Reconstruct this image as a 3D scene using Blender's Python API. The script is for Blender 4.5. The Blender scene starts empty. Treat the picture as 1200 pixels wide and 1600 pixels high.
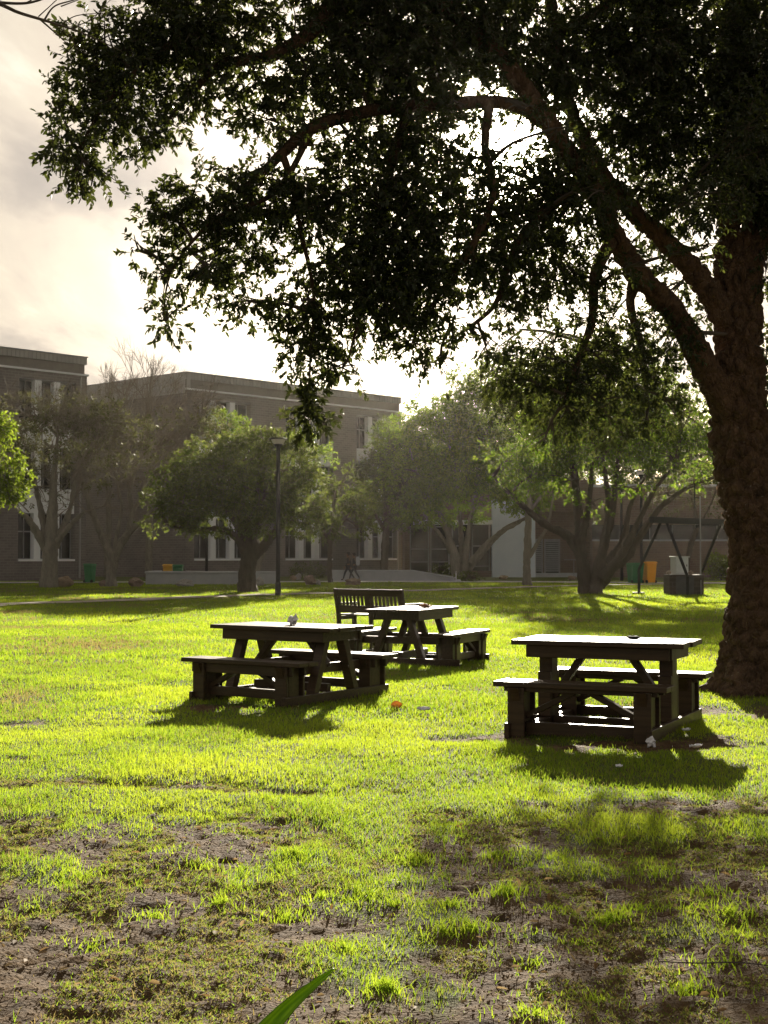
import bpy, bmesh, math, random
import numpy as np
from mathutils import Vector, Matrix, Quaternion
from mathutils import noise as mnoise
R = math.radians
rng = np.random.default_rng(11)
random.seed(5)
scene = bpy.context.scene
COL = scene.collection
H, F, HOR = 1.55, 2200.0, 868.0
PITCH = math.atan((HOR - 800) / F)

def at(px, py, D):
    cx, cy = (px - 600) / F, (800 - py) / F
    y = math.cos(PITCH) - math.sin(PITCH) * cy
    z = math.sin(PITCH) + math.cos(PITCH) * cy
    return Vector((cx * D / y, D, H + z * D / y))

def gnd(px, py):
    D = H * F / (py - HOR)
    return Vector(((px - 600) / F * D, D, 0))

# ------------------------------------------------------------------ noise
def _hash(ix, iy, iz, seed):
    h = (ix * 374761393 + iy * 668265263 + iz * 2147483647 + seed * 974711) & 0xFFFFFFFF
    h = ((h ^ (h >> 13)) * 1274126177) & 0xFFFFFFFF
    return ((h ^ (h >> 16)) & 0xFFFFFF) / float(0xFFFFFF)

def vnoise(x, y, z=None, seed=0):
    x = np.asarray(x, float); y = np.asarray(y, float)
    z = np.zeros_like(x) if z is None else np.asarray(z, float)
    ix, iy, iz = np.floor(x).astype(np.int64), np.floor(y).astype(np.int64), np.floor(z).astype(np.int64)
    fx, fy, fz = x - ix, y - iy, z - iz
    s = lambda t: t * t * (3 - 2 * t)
    fx, fy, fz = s(fx), s(fy), s(fz)
    r = 0
    for a in (0, 1):
        for b in (0, 1):
            for c in (0, 1):
                w = (fx if a else 1 - fx) * (fy if b else 1 - fy) * (fz if c else 1 - fz)
                r = r + w * _hash(ix + a, iy + b, iz + c, seed)
    return r

def fbm(x, y, seed=0, oct=3):
    r, a, t = 0, 1.0, 0
    for i in range(oct):
        r = r + a * vnoise(x * 2 ** i + 17.3 * i, y * 2 ** i - 9.1 * i, None, seed + i); t += a; a *= .5
    return r / t

def sstep(a, b, x):
    t = np.clip((x - a) / (b - a), 0, 1)
    return t * t * (3 - 2 * t)

# ------------------------------------------------------------------ mesh helpers
class MB:
    def __init__(s): s.v = []; s.f = []
    def add(s, vs, fs):
        n = len(s.v); s.v += [tuple(v) for v in vs]; s.f += [tuple(i + n for i in f) for f in fs]
        return s
    def box(s, c, d, rz=0.0):
        hx, hy, hz = d[0] / 2, d[1] / 2, d[2] / 2
        ca, sa = math.cos(rz), math.sin(rz)
        vs = []
        for z in (-hz, hz):
            for x, y in ((-hx, -hy), (hx, -hy), (hx, hy), (-hx, hy)):
                vs.append((c[0] + x * ca - y * sa, c[1] + x * sa + y * ca, c[2] + z))
        return s.add(vs, [(3, 2, 1, 0), (4, 5, 6, 7), (0, 1, 5, 4), (1, 2, 6, 5), (2, 3, 7, 6), (3, 0, 4, 7)])
    def bx(s, x0, x1, y0, y1, z0, z1):
        return s.box(((x0 + x1) / 2, (y0 + y1) / 2, (z0 + z1) / 2), (abs(x1 - x0), abs(y1 - y0), abs(z1 - z0)))
    def beam(s, p0, p1, w, h, up=(0, 1, 0)):
        p0, p1 = Vector(p0), Vector(p1); d = (p1 - p0).normalized(); up = Vector(up)
        a = d.cross(up)
        if a.length < 1e-4: a = d.cross(Vector((1, 0, 0)))
        a.normalize(); b = a.cross(d).normalized()
        vs = []
        for p in (p0, p1):
            for i, j in ((-1, -1), (1, -1), (1, 1), (-1, 1)): vs.append(p + a * (i * w / 2) + b * (j * h / 2))
        return s.add(vs, [(3, 2, 1, 0), (4, 5, 6, 7), (0, 1, 5, 4), (1, 2, 6, 5), (2, 3, 7, 6), (3, 0, 4, 7)])
    def tube(s, pts, rad, seg=8, cap=True):
        vs, fs = tube_arr(pts, rad, seg, cap); return s.add(vs, fs)
    def lathe(s, prof, c=(0, 0, 0), seg=20):
        vs = []; fs = []
        for r, z in prof:
            for k in range(seg):
                a = 2 * math.pi * k / seg; vs.append((c[0] + r * math.cos(a), c[1] + r * math.sin(a), c[2] + z))
        for i in range(len(prof) - 1):
            for k in range(seg):
                k2 = (k + 1) % seg; fs.append((i * seg + k, i * seg + k2, (i + 1) * seg + k2, (i + 1) * seg + k))
        fs.append(tuple(range(seg - 1, -1, -1))); fs.append(tuple((len(prof) - 1) * seg + k for k in range(seg)))
        return s.add(vs, fs)
    def build(s, name, mat, parent=None, bevel=0, smooth=False):
        me = bpy.data.meshes.new(name); me.from_pydata(s.v, [], s.f); me.update()
        if smooth: me.polygons.foreach_set('use_smooth', [True] * len(me.polygons))
        return link(name, me, mat, parent, bevel)

def link(name, me, mat, parent=None, bevel=0):
    if mat: me.materials.append(mat)
    o = bpy.data.objects.new(name, me); COL.objects.link(o)
    if parent: o.parent = parent
    if bevel:
        m = o.modifiers.new('bevel', 'BEVEL'); m.width = bevel; m.segments = 2; m.limit_method = 'ANGLE'
    return o

def tube_arr(pts, rad, seg=8, cap=True):
    pts = [Vector(p) for p in pts]; n = len(pts); vs = []; fs = []
    ref = None
    for i, p in enumerate(pts):
        d = (pts[min(i + 1, n - 1)] - pts[max(i - 1, 0)])
        d = d.normalized() if d.length > 1e-9 else Vector((0, 0, 1))
        if ref is None:
            ref = d.orthogonal().normalized()
        else:
            ref = (ref - d * ref.dot(d)); ref = ref.normalized() if ref.length > 1e-6 else d.orthogonal().normalized()
        b = d.cross(ref)
        for k in range(seg):
            a = 2 * math.pi * k / seg; vs.append(p + (ref * math.cos(a) + b * math.sin(a)) * rad[i])
    for i in range(n - 1):
        for k in range(seg):
            k2 = (k + 1) % seg; fs.append((i * seg + k, i * seg + k2, (i + 1) * seg + k2, (i + 1) * seg + k))
    if cap:
        fs.append(tuple(range(seg - 1, -1, -1))); fs.append(tuple((n - 1) * seg + k for k in range(seg)))
    return vs, fs

def bigmesh(name, V, Fq, Ft, mat, parent=None, attrs=None, smooth=False):
    """V (n,3); Fq (m,4); Ft (k,3) index arrays"""
    me = bpy.data.meshes.new(name)
    nq, nt = len(Fq), len(Ft)
    me.vertices.add(len(V)); me.vertices.foreach_set('co', np.ascontiguousarray(V, np.float32).ravel())
    me.loops.add(nq * 4 + nt * 3); me.polygons.add(nq + nt)
    li = np.concatenate([np.asarray(Fq, np.int32).ravel(), np.asarray(Ft, np.int32).ravel()])
    me.loops.foreach_set('vertex_index', li)
    ls = np.concatenate([np.arange(nq) * 4, nq * 4 + np.arange(nt) * 3]).astype(np.int32)
    me.polygons.foreach_set('loop_start', ls)
    if smooth: me.polygons.foreach_set('use_smooth', np.ones(nq + nt, bool))
    for k, a in (attrs or {}).items():
        at_ = me.attributes.new(k, 'FLOAT', 'POINT'); at_.data.foreach_set('value', np.ascontiguousarray(a, np.float32))
    me.update(calc_edges=True); me.validate()
    return link(name, me, mat, parent)

def tag(o, label=None, cat=None, group=None, kind=None):
    if label: o['label'] = label
    if cat: o['category'] = cat
    if group: o['group'] = group
    if kind: o['kind'] = kind
    return o

def empty(name, loc=(0, 0, 0), rz=0.0, label=None, cat=None, group=None):
    o = bpy.data.objects.new(name, None); COL.objects.link(o)
    o.location = loc; o.rotation_euler = (0, 0, rz); o.empty_display_size = .3
    return tag(o, label, cat, group)

def copy_tree(o, parent=None):
    c = o.copy(); COL.objects.link(c)
    if parent: c.parent = parent
    for ch in list(o.children): copy_tree(ch, c)
    return c

# ------------------------------------------------------------------ materials
def newmat(name):
    m = bpy.data.materials.new(name); m.use_nodes = True
    nt = m.node_tree; nt.nodes.clear()
    out = nt.nodes.new('ShaderNodeOutputMaterial')
    return m, nt, out

def nd(nt, typ, **kw):
    n = nt.nodes.new(typ)
    for k, v in kw.items():
        if k.startswith('i_'): n.inputs[k[2:].replace('_', ' ')].default_value = v
        else: setattr(n, k, v)
    return n

def ramp(nt, fac, stops):
    r = nd(nt, 'ShaderNodeValToRGB'); cr = r.color_ramp
    while len(cr.elements) < len(stops): cr.elements.new(.5)
    for e, (p, c) in zip(cr.elements, stops): e.position = p; e.color = (*c, 1) if len(c) == 3 else c
    nt.links.new(fac, r.inputs['Fac']); return r.outputs['Color']

def solid(name, c1, c2, rough=.7, scale=(3, 3, 3), bump=.0, bscale=40, spec=.4, coord='Object', metal=0, detail=6):
    """two-tone noise material with optional bump"""
    m, nt, out = newmat(name); L = nt.links.new
    tc = nd(nt, 'ShaderNodeTexCoord'); mp = nd(nt, 'ShaderNodeMapping'); mp.inputs['Scale'].default_value = scale
    L(tc.outputs[coord], mp.inputs['Vector'])
    n = nd(nt, 'ShaderNodeTexNoise', i_Scale=1.0, i_Detail=detail, i_Roughness=.65); L(mp.outputs[0], n.inputs['Vector'])
    col = ramp(nt, n.outputs['Fac'], [(.3, c1), (.7, c2)])
    p = nd(nt, 'ShaderNodeBsdfPrincipled'); L(col, p.inputs['Base Color'])
    p.inputs['Roughness'].default_value = rough; p.inputs['Specular IOR Level'].default_value = spec; p.inputs['Metallic'].default_value = metal
    if bump:
        n2 = nd(nt, 'ShaderNodeTexNoise', i_Scale=bscale, i_Detail=5.0); L(mp.outputs[0], n2.inputs['Vector'])
        b = nd(nt, 'ShaderNodeBump', i_Strength=bump, i_Distance=.02); L(n2.outputs['Fac'], b.inputs['Height']); L(b.outputs[0], p.inputs['Normal'])
    L(p.outputs[0], out.inputs['Surface']); return m

def leafmat(name, d1, d2, t1, t2, tr=.5, rough=.58, spec=.22, attr='rnd', dry=None):
    m, nt, out = newmat(name); L = nt.links.new
    a = nd(nt, 'ShaderNodeAttribute', attribute_name=attr)
    cd = ramp(nt, a.outputs['Fac'], [(0, d1), (1, d2)] if not dry else [(0, dry[0]), (.28, d1), (1, d2)]); ct = ramp(nt, a.outputs['Fac'], [(0, t1), (1, t2)] if not dry else [(0, dry[1]), (.28, t1), (1, t2)])
    p = nd(nt, 'ShaderNodeBsdfPrincipled', i_Roughness=rough); p.inputs['Specular IOR Level'].default_value = spec
    L(cd, p.inputs['Base Color'])
    t = nd(nt, 'ShaderNodeBsdfTranslucent'); L(ct, t.inputs['Color'])
    mx = nd(nt, 'ShaderNodeMixShader'); mx.inputs[0].default_value = tr
    L(p.outputs[0], mx.inputs[1]); L(t.outputs[0], mx.inputs[2]); L(mx.outputs[0], out.inputs['Surface']); return m

def brickmat(name, c1, c2, mortar):
    m, nt, out = newmat(name); L = nt.links.new
    tc = nd(nt, 'ShaderNodeTexCoord'); sx = nd(nt, 'ShaderNodeSeparateXYZ'); L(tc.outputs['Object'], sx.inputs[0])
    ad = nd(nt, 'ShaderNodeMath', operation='ADD'); L(sx.outputs[0], ad.inputs[0]); L(sx.outputs[1], ad.inputs[1])
    cb = nd(nt, 'ShaderNodeCombineXYZ'); L(ad.outputs[0], cb.inputs[0]); L(sx.outputs[2], cb.inputs[1])
    b = nd(nt, 'ShaderNodeTexBrick', i_Scale=1.0); b.inputs['Brick Width'].default_value = .46; b.inputs['Row Height'].default_value = .17
    b.inputs['Mortar Size'].default_value = .016; b.inputs['Color1'].default_value = (*c1, 1); b.inputs['Color2'].default_value = (*c2, 1); b.inputs['Mortar'].default_value = (*mortar, 1)
    L(cb.outputs[0], b.inputs['Vector'])
    n = nd(nt, 'ShaderNodeTexNoise', i_Scale=.35, i_Detail=5.0); L(tc.outputs['Object'], n.inputs['Vector'])
    r = ramp(nt, n.outputs['Fac'], [(.3, (.78, .78, .78)), (.7, (1.1, 1.08, 1.05))])
    mx = nd(nt, 'ShaderNodeMix', data_type='RGBA', blend_type='MULTIPLY'); mx.inputs['Factor'].default_value = 1
    L(b.outputs['Color'], mx.inputs['A']); L(r, mx.inputs['B'])
    p = nd(nt, 'ShaderNodeBsdfPrincipled', i_Roughness=.85); L(mx.outputs['Result'], p.inputs['Base Color'])
    L(p.outputs[0], out.inputs['Surface']); return m

def woodmat(name, c1, c2, rough=.42, spec=.5):
    m, nt, out = newmat(name); L = nt.links.new
    tc = nd(nt, 'ShaderNodeTexCoord'); mp = nd(nt, 'ShaderNodeMapping'); mp.inputs['Scale'].default_value = (1.6, 26, 26)
    L(tc.outputs['Object'], mp.inputs['Vector'])
    n = nd(nt, 'ShaderNodeTexNoise', i_Scale=1.0, i_Detail=8.0, i_Roughness=.7, i_Distortion=.4); L(mp.outputs[0], n.inputs['Vector'])
    n2 = nd(nt, 'ShaderNodeTexNoise', i_Scale=5.0, i_Detail=4.0); L(tc.outputs['Object'], n2.inputs['Vector'])
    col = ramp(nt, n.outputs['Fac'], [(.3, c1), (.72, c2)])
    p = nd(nt, 'ShaderNodeBsdfPrincipled'); L(col, p.inputs['Base Color']); p.inputs['Specular IOR Level'].default_value = spec
    mr = nd(nt, 'ShaderNodeMapRange'); mr.inputs['To Min'].default_value = rough - .08; mr.inputs['To Max'].default_value = rough + .14
    L(n2.outputs['Fac'], mr.inputs['Value']); L(mr.outputs[0], p.inputs['Roughness'])
    b = nd(nt, 'ShaderNodeBump', i_Strength=.35, i_Distance=.004); L(n.outputs['Fac'], b.inputs['Height']); L(b.outputs[0], p.inputs['Normal'])
    L(p.outputs[0], out.inputs['Surface']); return m

def barkmat(name, c1, c2, scale=(9, 9, 3), strength=.9, dist=.03, rough=.9):
    m, nt, out = newmat(name); L = nt.links.new
    tc = nd(nt, 'ShaderNodeTexCoord'); mp = nd(nt, 'ShaderNodeMapping'); mp.inputs['Scale'].default_value = scale
    L(tc.outputs['Object'], mp.inputs['Vector'])
    n = nd(nt, 'ShaderNodeTexNoise', i_Scale=1.0, i_Detail=8.0, i_Roughness=.72, i_Distortion=.6); L(mp.outputs[0], n.inputs['Vector'])
    v = nd(nt, 'ShaderNodeTexVoronoi', feature='DISTANCE_TO_EDGE', i_Scale=1.6); L(mp.outputs[0], v.inputs['Vector'])
    mu = nd(nt, 'ShaderNodeMath', operation='MULTIPLY'); L(n.outputs['Fac'], mu.inputs[0])
    mr = nd(nt, 'ShaderNodeMapRange'); mr.inputs['From Max'].default_value = .22; mr.inputs['To Min'].default_value = .35; L(v.outputs['Distance'], mr.inputs['Value']); L(mr.outputs[0], mu.inputs[1])
    col = ramp(nt, n.outputs['Fac'], [(.28, c1), (.5, tuple((a + b) / 2 for a, b in zip(c1, c2))), (.75, c2)])
    p = nd(nt, 'ShaderNodeBsdfPrincipled', i_Roughness=rough); p.inputs['Specular IOR Level'].default_value = .2; L(col, p.inputs['Base Color'])
    b = nd(nt, 'ShaderNodeBump', i_Strength=strength, i_Distance=dist); L(mu.outputs[0], b.inputs['Height']); L(b.outputs[0], p.inputs['Normal'])
    L(p.outputs[0], out.inputs['Surface']); return m

M = {}
M['wood'] = woodmat('dark_stained_wood', (.028, .017, .0095), (.085, .052, .028), .41, .32)
M['wood_bench'] = woodmat('weathered_brown_wood', (.03, .019, .012), (.085, .055, .035), .45, .4)
M['oakbark'] = barkmat('cork_bark', (.017, .011, .0075), (.20, .122, .07), (9, 9, 6), 1.0, .06)
M['bark'] = barkmat('brown_bark', (.05, .04, .03), (.13, .105, .08), (8, 8, 2), .8, .04)
M['palebark'] = barkmat('pale_grey_bark', (.13, .115, .095), (.30, .27, .22), (6, 6, 2), .7, .04)
M['twig'] = solid('twig_bark', (.06, .048, .036), (.13, .105, .08), .9)
M['paletwig'] = solid('dry_twig_bark', (.14, .115, .09), (.25, .21, .17), .9)
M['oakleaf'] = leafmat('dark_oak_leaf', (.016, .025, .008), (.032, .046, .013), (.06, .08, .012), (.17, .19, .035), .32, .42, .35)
M['leaf_green'] = leafmat('fresh_green_leaf', (.04, .08, .014), (.08, .125, .025), (.13, .25, .02), (.42, .53, .05), .5)
M['leaf_olive'] = leafmat('olive_green_leaf', (.038, .058, .018), (.075, .095, .03), (.10, .15, .02), (.28, .32, .06), .45)
M['leaf_grey'] = leafmat('grey_green_leaf', (.06, .065, .035), (.10, .10, .05), (.11, .12, .04), (.2, .2, .06), .4)
M['leaf_yellow'] = leafmat('yellow_green_leaf', (.05, .09, .015), (.09, .13, .025), (.20, .31, .02), (.38, .46, .04), .55)
M['grass'] = leafmat('grass_blade', (.055, .10, .012), (.12, .16, .02), (.235, .392, .02), (.50, .602, .04), .62, .5, .3, dry=((.14, .105, .05), (.32, .25, .09)))
M['brick'] = brickmat('grey_brown_brick', (.15, .13, .125), (.19, .165, .158), (.23, .21, .2))
M['brick_warm'] = brickmat('warm_brown_brick', (.15, .10, .08), (.19, .13, .10), (.2, .17, .14))
M['darkbrick'] = brickmat('dark_brick', (.055, .042, .036), (.085, .065, .055), (.1, .085, .075))  # brick in a darker overall tone, used on the plinth
M['white'] = solid('white_painted_concrete', (.76, .77, .79), (.83, .84, .86), .75, (.6, .6, .6))
M['bluewhite'] = solid('pale_blue_white_render', (.60, .66, .75), (.68, .73, .80), .8, (.8, .8, .8))
M['concrete'] = solid('pale_grey_render', (.36, .37, .40), (.45, .46, .49), .85, (1.5, 1.5, 1.5), .2, 20)
M['fascia'] = solid('grey_ribbed_fascia', (.27, .26, .25), (.34, .33, .31), .6, (.6, .6, .6))
M['darkband'] = solid('dark_recess_band', (.13, .115, .10), (.17, .15, .13), .8)
M['frame'] = solid('grey_window_frame', (.22, .22, .23), (.30, .30, .31), .5)
M['glass'] = solid('dark_window_glass', (.016, .015, .014), (.03, .028, .026), .08, (.4, .4, .4), spec=.5)
M['interior'] = solid('dark_interior', (.02, .018, .016), (.03, .027, .024), .9)
M['blackmetal'] = solid('black_painted_metal', (.010, .009, .008), (.02, .018, .015), .6)
M['steel'] = solid('galvanised_steel', (.25, .25, .26), (.36, .36, .37), .45, metal=.6)
M['lamp'] = leafmat('frosted_lamp_bowl', (.75, .73, .68), (.8, .78, .72), (.8, .78, .7), (.8, .78, .7), .5, .3)
M['orange'] = solid('orange_plastic', (.85, .36, .01), (.92, .43, .02), .45)
M['yellow'] = solid('yellow_plastic', (.62, .33, .03), (.7, .4, .04), .5)
M['green'] = solid('green_plastic', (.03, .16, .055), (.045, .20, .08), .5)
M['cabinet'] = solid('pale_grey_cabinet', (.5, .52, .53), (.62, .64, .65), .6, (2, 2, 2))
M['slab'] = solid('dark_concrete_panel', (.07, .07, .07), (.12, .118, .112), .85, (3, 3, 3))
M['rubber'] = solid('black_rubber', (.015, .015, .015), (.03, .03, .03), .8)
M['rock_tan'] = solid('tan_sandstone', (.22, .16, .11), (.38, .29, .2), .9, (4, 4, 4), .5, 6)
M['rock_grey'] = solid('pale_grey_stone', (.28, .26, .24), (.42, .40, .37), .9, (4, 4, 4), .5, 6)
M['rock_brown'] = solid('reddish_brown_stone', (.17, .125, .09), (.29, .22, .165), .9, (4, 4, 4), .5, 6)
M['paving'] = solid('pale_concrete_paving', (.36, .34, .31), (.46, .44, .41), .8, (1.2, 1.2, 1.2))
M['gravel'] = solid('trodden_dirt_path', (.26, .215, .17), (.42, .36, .30), .9, (3, 3, 3), .5, 12)
M['paper'] = solid('white_crumpled_paper', (.7, .7, .75), (.82, .82, .86), .7)
M['food'] = solid('orange_brown_scraps', (.28, .10, .03), (.42, .18, .06), .7, (40, 40, 40))
M['dryleaf'] = leafmat('dry_leaf', (.16, .10, .05), (.42, .33, .2), (.25, .14, .05), (.45, .33, .15), .4, .7, .15)
M['orangeleaf'] = leafmat('orange_dry_leaf', (.45, .24, .10), (.5, .28, .12), (.6, .34, .13), (.65, .38, .15), .6, .7, .1)
M['bladeleaf'] = leafmat('broad_green_leaf', (.035, .07, .015), (.08, .13, .03), (.16, .27, .02), (.32, .44, .05), .55, .35)
M['skin'] = solid('brown_skin', (.20, .11, .07), (.24, .135, .09), .6)
M['hair'] = solid('black_hair', (.012, .01, .008), (.025, .02, .016), .7)
M['darkcloth'] = solid('dark_cloth', (.025, .026, .03), (.04, .04, .046), .9)
M['denim'] = solid('dark_denim', (.02, .022, .03), (.035, .038, .05), .9)
M['bag'] = solid('pale_grey_cloth', (.40, .42, .46), (.5, .52, .56), .85)
M['shoe'] = solid('dark_shoe', (.02, .018, .016), (.035, .03, .027), .7)

# ------------------------------------------------------------------ ground
PATH = [(-200, 962), (-60, 950), (0, 945), (120, 941.5), (200, 939), (300, 934), (435, 929.5), (520, 927.5), (640, 924), (800, 918.5), (960, 914.5), (1150, 911.5), (1400, 909)]
PATHW = np.array([(gnd(a, b).x, gnd(a, b).y) for a, b in PATH])
def path_x2y(x): return np.interp(x, PATHW[:, 0], PATHW[:, 1])

BARE = [(190, 1228, 1.0, .32), (400, 1235, .45, .14), (745, 1152, .55, .4), (1090, 1165, .8, .45), (940, 1168, .9, .45), (1130, 1262, 1.0, .4), (1180, 1110, 1.3, .8), (330, 1108, .5, .3),
        (1160, 1330, .6, .3), (30, 1190, .35, .25), (40, 1135, .3, .25), (560, 1185, .28, .12), (70, 1330, .5, .14), (850, 1400, .6, .3), (240, 1440, .9, .2)]
def cover(x, y):
    """how much of the ground is grown over, 0 bare soil .. 1 full lawn"""
    n = fbm(x * 1.1, y * .75, 3, 4)
    n2 = fbm(x * 4.5 + 5, y * 2.6, 8, 3)
    t = np.interp(y, [3.5, 5.0, 6.2, 7.2, 8.3, 9.6, 11.5], [.06, .11, .22, .42, .74, .95, 1.02])
    t = t - .22 * sstep(1.1, 2.6, x) * sstep(10.2, 8.6, y) - .14 * sstep(-.3, -1.3, x) * sstep(7.4, 6, y) + .08 * np.exp(-((x - .0) / .9) ** 2 - ((y - 7.0) / 1.4) ** 2)
    v = t + (n - .5) * 1.0 + (n2 - .5) * .8
    for px, py, rx, ry in BARE:
        g = gnd(px, py); q = ((x - g.x) / rx) ** 2 + ((y - g.y) / ry) ** 2
        v = v - .75 * np.exp(-q * 1.2)
    return sstep(.28, .78, v)

def height(x, y):
    c = cover(x, y)
    near = sstep(30, 18, y)
    a = fbm(x * 6.0, y * 4.2, 21, 4) - .5
    cl = np.abs(fbm(x * 17, y * 15, 33, 3) - .5)
    z = near * ((.012 + .06 * (1 - c)) * a + (1 - c) * .055 * (cl - .12) + .015 * c + .05 * (fbm(x * .5, y * .5, 40, 2) - .5) + .045 * (fbm(x * 1.5, y * 1.5, 44, 3) - .5))
    return z

def spaced(parts):
    out = []
    for a, b, n in parts: out += list(np.linspace(a, b, n, endpoint=False))
    return np.array(out)
_xp = spaced([(0, 3.2, 80), (3.2, 8, 64), (8, 22, 40), (22, 170, 24)])
xs = np.concatenate([-_xp[:0:-1], _xp, ])
xs = np.append(np.insert(xs, 0, -170), 170)
ys = np.append(spaced([(-30, 3.2, 16), (3.2, 8.5, 190), (8.5, 13, 110), (13, 26, 110), (26, 90, 120), (90, 270, 18)]), 270)
X, Y = np.meshgrid(xs, ys)
Zg = height(X.ravel(), Y.ravel()); Cg = cover(X.ravel(), Y.ravel())
nx, ny = len(xs), len(ys)
idx = np.arange(nx * ny).reshape(ny, nx)
Fq = np.stack([idx[:-1, :-1].ravel(), idx[:-1, 1:].ravel(), idx[1:, 1:].ravel(), idx[1:, :-1].ravel()], 1)

def groundmat():
    m, nt, out = newmat('soil_and_thatch'); L = nt.links.new
    tc = nd(nt, 'ShaderNodeTexCoord')
    n = nd(nt, 'ShaderNodeTexNoise', i_Scale=7.0, i_Detail=9.0, i_Roughness=.7); L(tc.outputs['Object'], n.inputs['Vector'])
    n2 = nd(nt, 'ShaderNodeTexNoise', i_Scale=55.0, i_Detail=5.0); L(tc.outputs['Object'], n2.inputs['Vector'])
    soil = ramp(nt, n.outputs['Fac'], [(.25, (.04, .022, .010)), (.5, (.12, .073, .032)), (.75, (.25, .165, .08))])
    thatch = ramp(nt, n.outputs['Fac'], [(.25, (.055, .07, .015)), (.5, (.085, .105, .02)), (.75, (.14, .15, .03))])
    a = nd(nt, 'ShaderNodeAttribute', attribute_name='cover')
    ad = nd(nt, 'ShaderNodeMath', operation='ADD'); L(a.outputs['Fac'], ad.inputs[0])
    mr = nd(nt, 'ShaderNodeMapRange'); mr.inputs['To Min'].default_value = -.5; mr.inputs['To Max'].default_value = .5; L(n2.outputs['Fac'], mr.inputs['Value']); L(mr.outputs[0], ad.inputs[1])
    f = nd(nt, 'ShaderNodeMapRange'); f.inputs['From Min'].default_value = .2; f.inputs['From Max'].default_value = .75; L(ad.outputs[0], f.inputs['Value'])
    mx = nd(nt, 'ShaderNodeMix', data_type='RGBA'); L(f.outputs[0], mx.inputs['Factor']); L(soil, mx.inputs['A']); L(thatch, mx.inputs['B'])
    p = nd(nt, 'ShaderNodeBsdfPrincipled', i_Roughness=.92); p.inputs['Specular IOR Level'].default_value = .25; L(mx.outputs['Result'], p.inputs['Base Color'])
    b = nd(nt, 'ShaderNodeBump', i_Strength=1.0, i_Distance=.035); L(n2.outputs['Fac'], b.inputs['Height'])
    b2 = nd(nt, 'ShaderNodeBump', i_Strength=.6, i_Distance=.05); L(n.outputs['Fac'], b2.inputs['Height']); L(b.outputs[0], b2.inputs['Normal']); L(b2.outputs[0], p.inputs['Normal'])
    L(p.outputs[0], out.inputs['Surface']); return m
g = bigmesh('ground', np.stack([X.ravel(), Y.ravel(), Zg], 1), Fq, np.zeros((0, 3), int), groundmat(), attrs={'cover': Cg}, smooth=True)
tag(g, kind='structure')

# dirt path through the lawn and paved walk by the buildings
def strip(name, pts, w, z, mat):
    pts = [Vector((p[0], p[1], 0)) for p in pts]; mb = MB(); vs = []; fs = []
    for i, p in enumerate(pts):
        d = (pts[min(i + 1, len(pts) - 1)] - pts[max(i - 1, 0)]).normalized(); nrm = Vector((-d.y, d.x, 0))
        ww = w * (1 + .25 * math.sin(i * 2.3))
        for k, s in enumerate((-.5, -.17, .17, .5)): q = p + nrm * ww * s; vs.append((q.x, q.y, z - (.012 if k in (0, 3) else 0)))
    for i in range(len(pts) - 1):
        for k in range(3): fs.append((i * 4 + k, i * 4 + k + 4, i * 4 + k + 5, i * 4 + k + 1)[::-1])
    mb.add(vs, fs); return tag(mb.build(name, mat), kind='structure')
dense_path = [(x, float(path_x2y(x))) for x in np.linspace(PATHW[0, 0], PATHW[-1, 0], 60)]
strip('path', dense_path, 1.5, .05, M['gravel'])
WALK = [(-60, 78.5), (-24, 79), (-12, 81.5), (0, 82.5), (8, 82), (13, 80), (20, 77.5), (40, 76)]
strip('pavement', WALK, 3.6, .045, M['paving'])
WALKA = np.array(WALK)

# ------------------------------------------------------------------ grass
def path_mask(x, y):
    d = np.abs(y - path_x2y(x)); m = d < 1.0
    d2 = np.abs(y - np.interp(x, WALKA[:, 0], WALKA[:, 1])); return m | (d2 < 1.9)

GV, GQ, GT, GR = [], [], [], []
gcount = [0]
def blades(P, hgt, wid, lean, az, rnd, segs):
    n = len(P)
    if n == 0: return
    face = az + rng.uniform(-.9, .9, n)            # width direction
    wx, wy = np.cos(face), np.sin(face)
    la = rng.uniform(0, 2 * np.pi, n); lx, ly = np.cos(la) * lean, np.sin(la) * lean
    rows = []
    for k in range(segs):
        t = k / segs; w = wid * (1 - .55 * t) / 2; o = t ** 2
        c = P + np.stack([lx * o * hgt, ly * o * hgt, hgt * (t - .25 * lean * o)], 1)
        s = np.stack([wx * w, wy * w, np.zeros(n)], 1); rows += [c - s, c + s]
    tip = P + np.stack([lx * hgt, ly * hgt, hgt * (1 - .25 * lean)], 1); rows.append(tip)
    m = len(rows); V = np.stack(rows, 1).reshape(-1, 3)
    base = gcount[0] + np.arange(n)[:, None] * m
    for k in range(segs - 1): GQ.append(base + np.array([[2 * k, 2 * k + 1, 2 * k + 3, 2 * k + 2]]))
    GT.append(base + np.array([[2 * segs - 2, 2 * segs - 1, 2 * segs]]))
    GV.append(V); GR.append(np.repeat(rnd, m)); gcount[0] += n * m

def scatter(y0, y1, dens, margin=1.25, extra=1.2):
    hw = lambda y: .2727 * y * margin + extra
    area = (hw(y0) + hw(y1)) * (y1 - y0); n = int(area * dens)
    y = rng.uniform(y0, y1, int(n * 1.3)); x = rng.uniform(-1, 1, len(y)) * hw(y1)
    k = np.abs(x) < hw(y); x, y = x[k], y[k]; return x[:n], y[:n]

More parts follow.
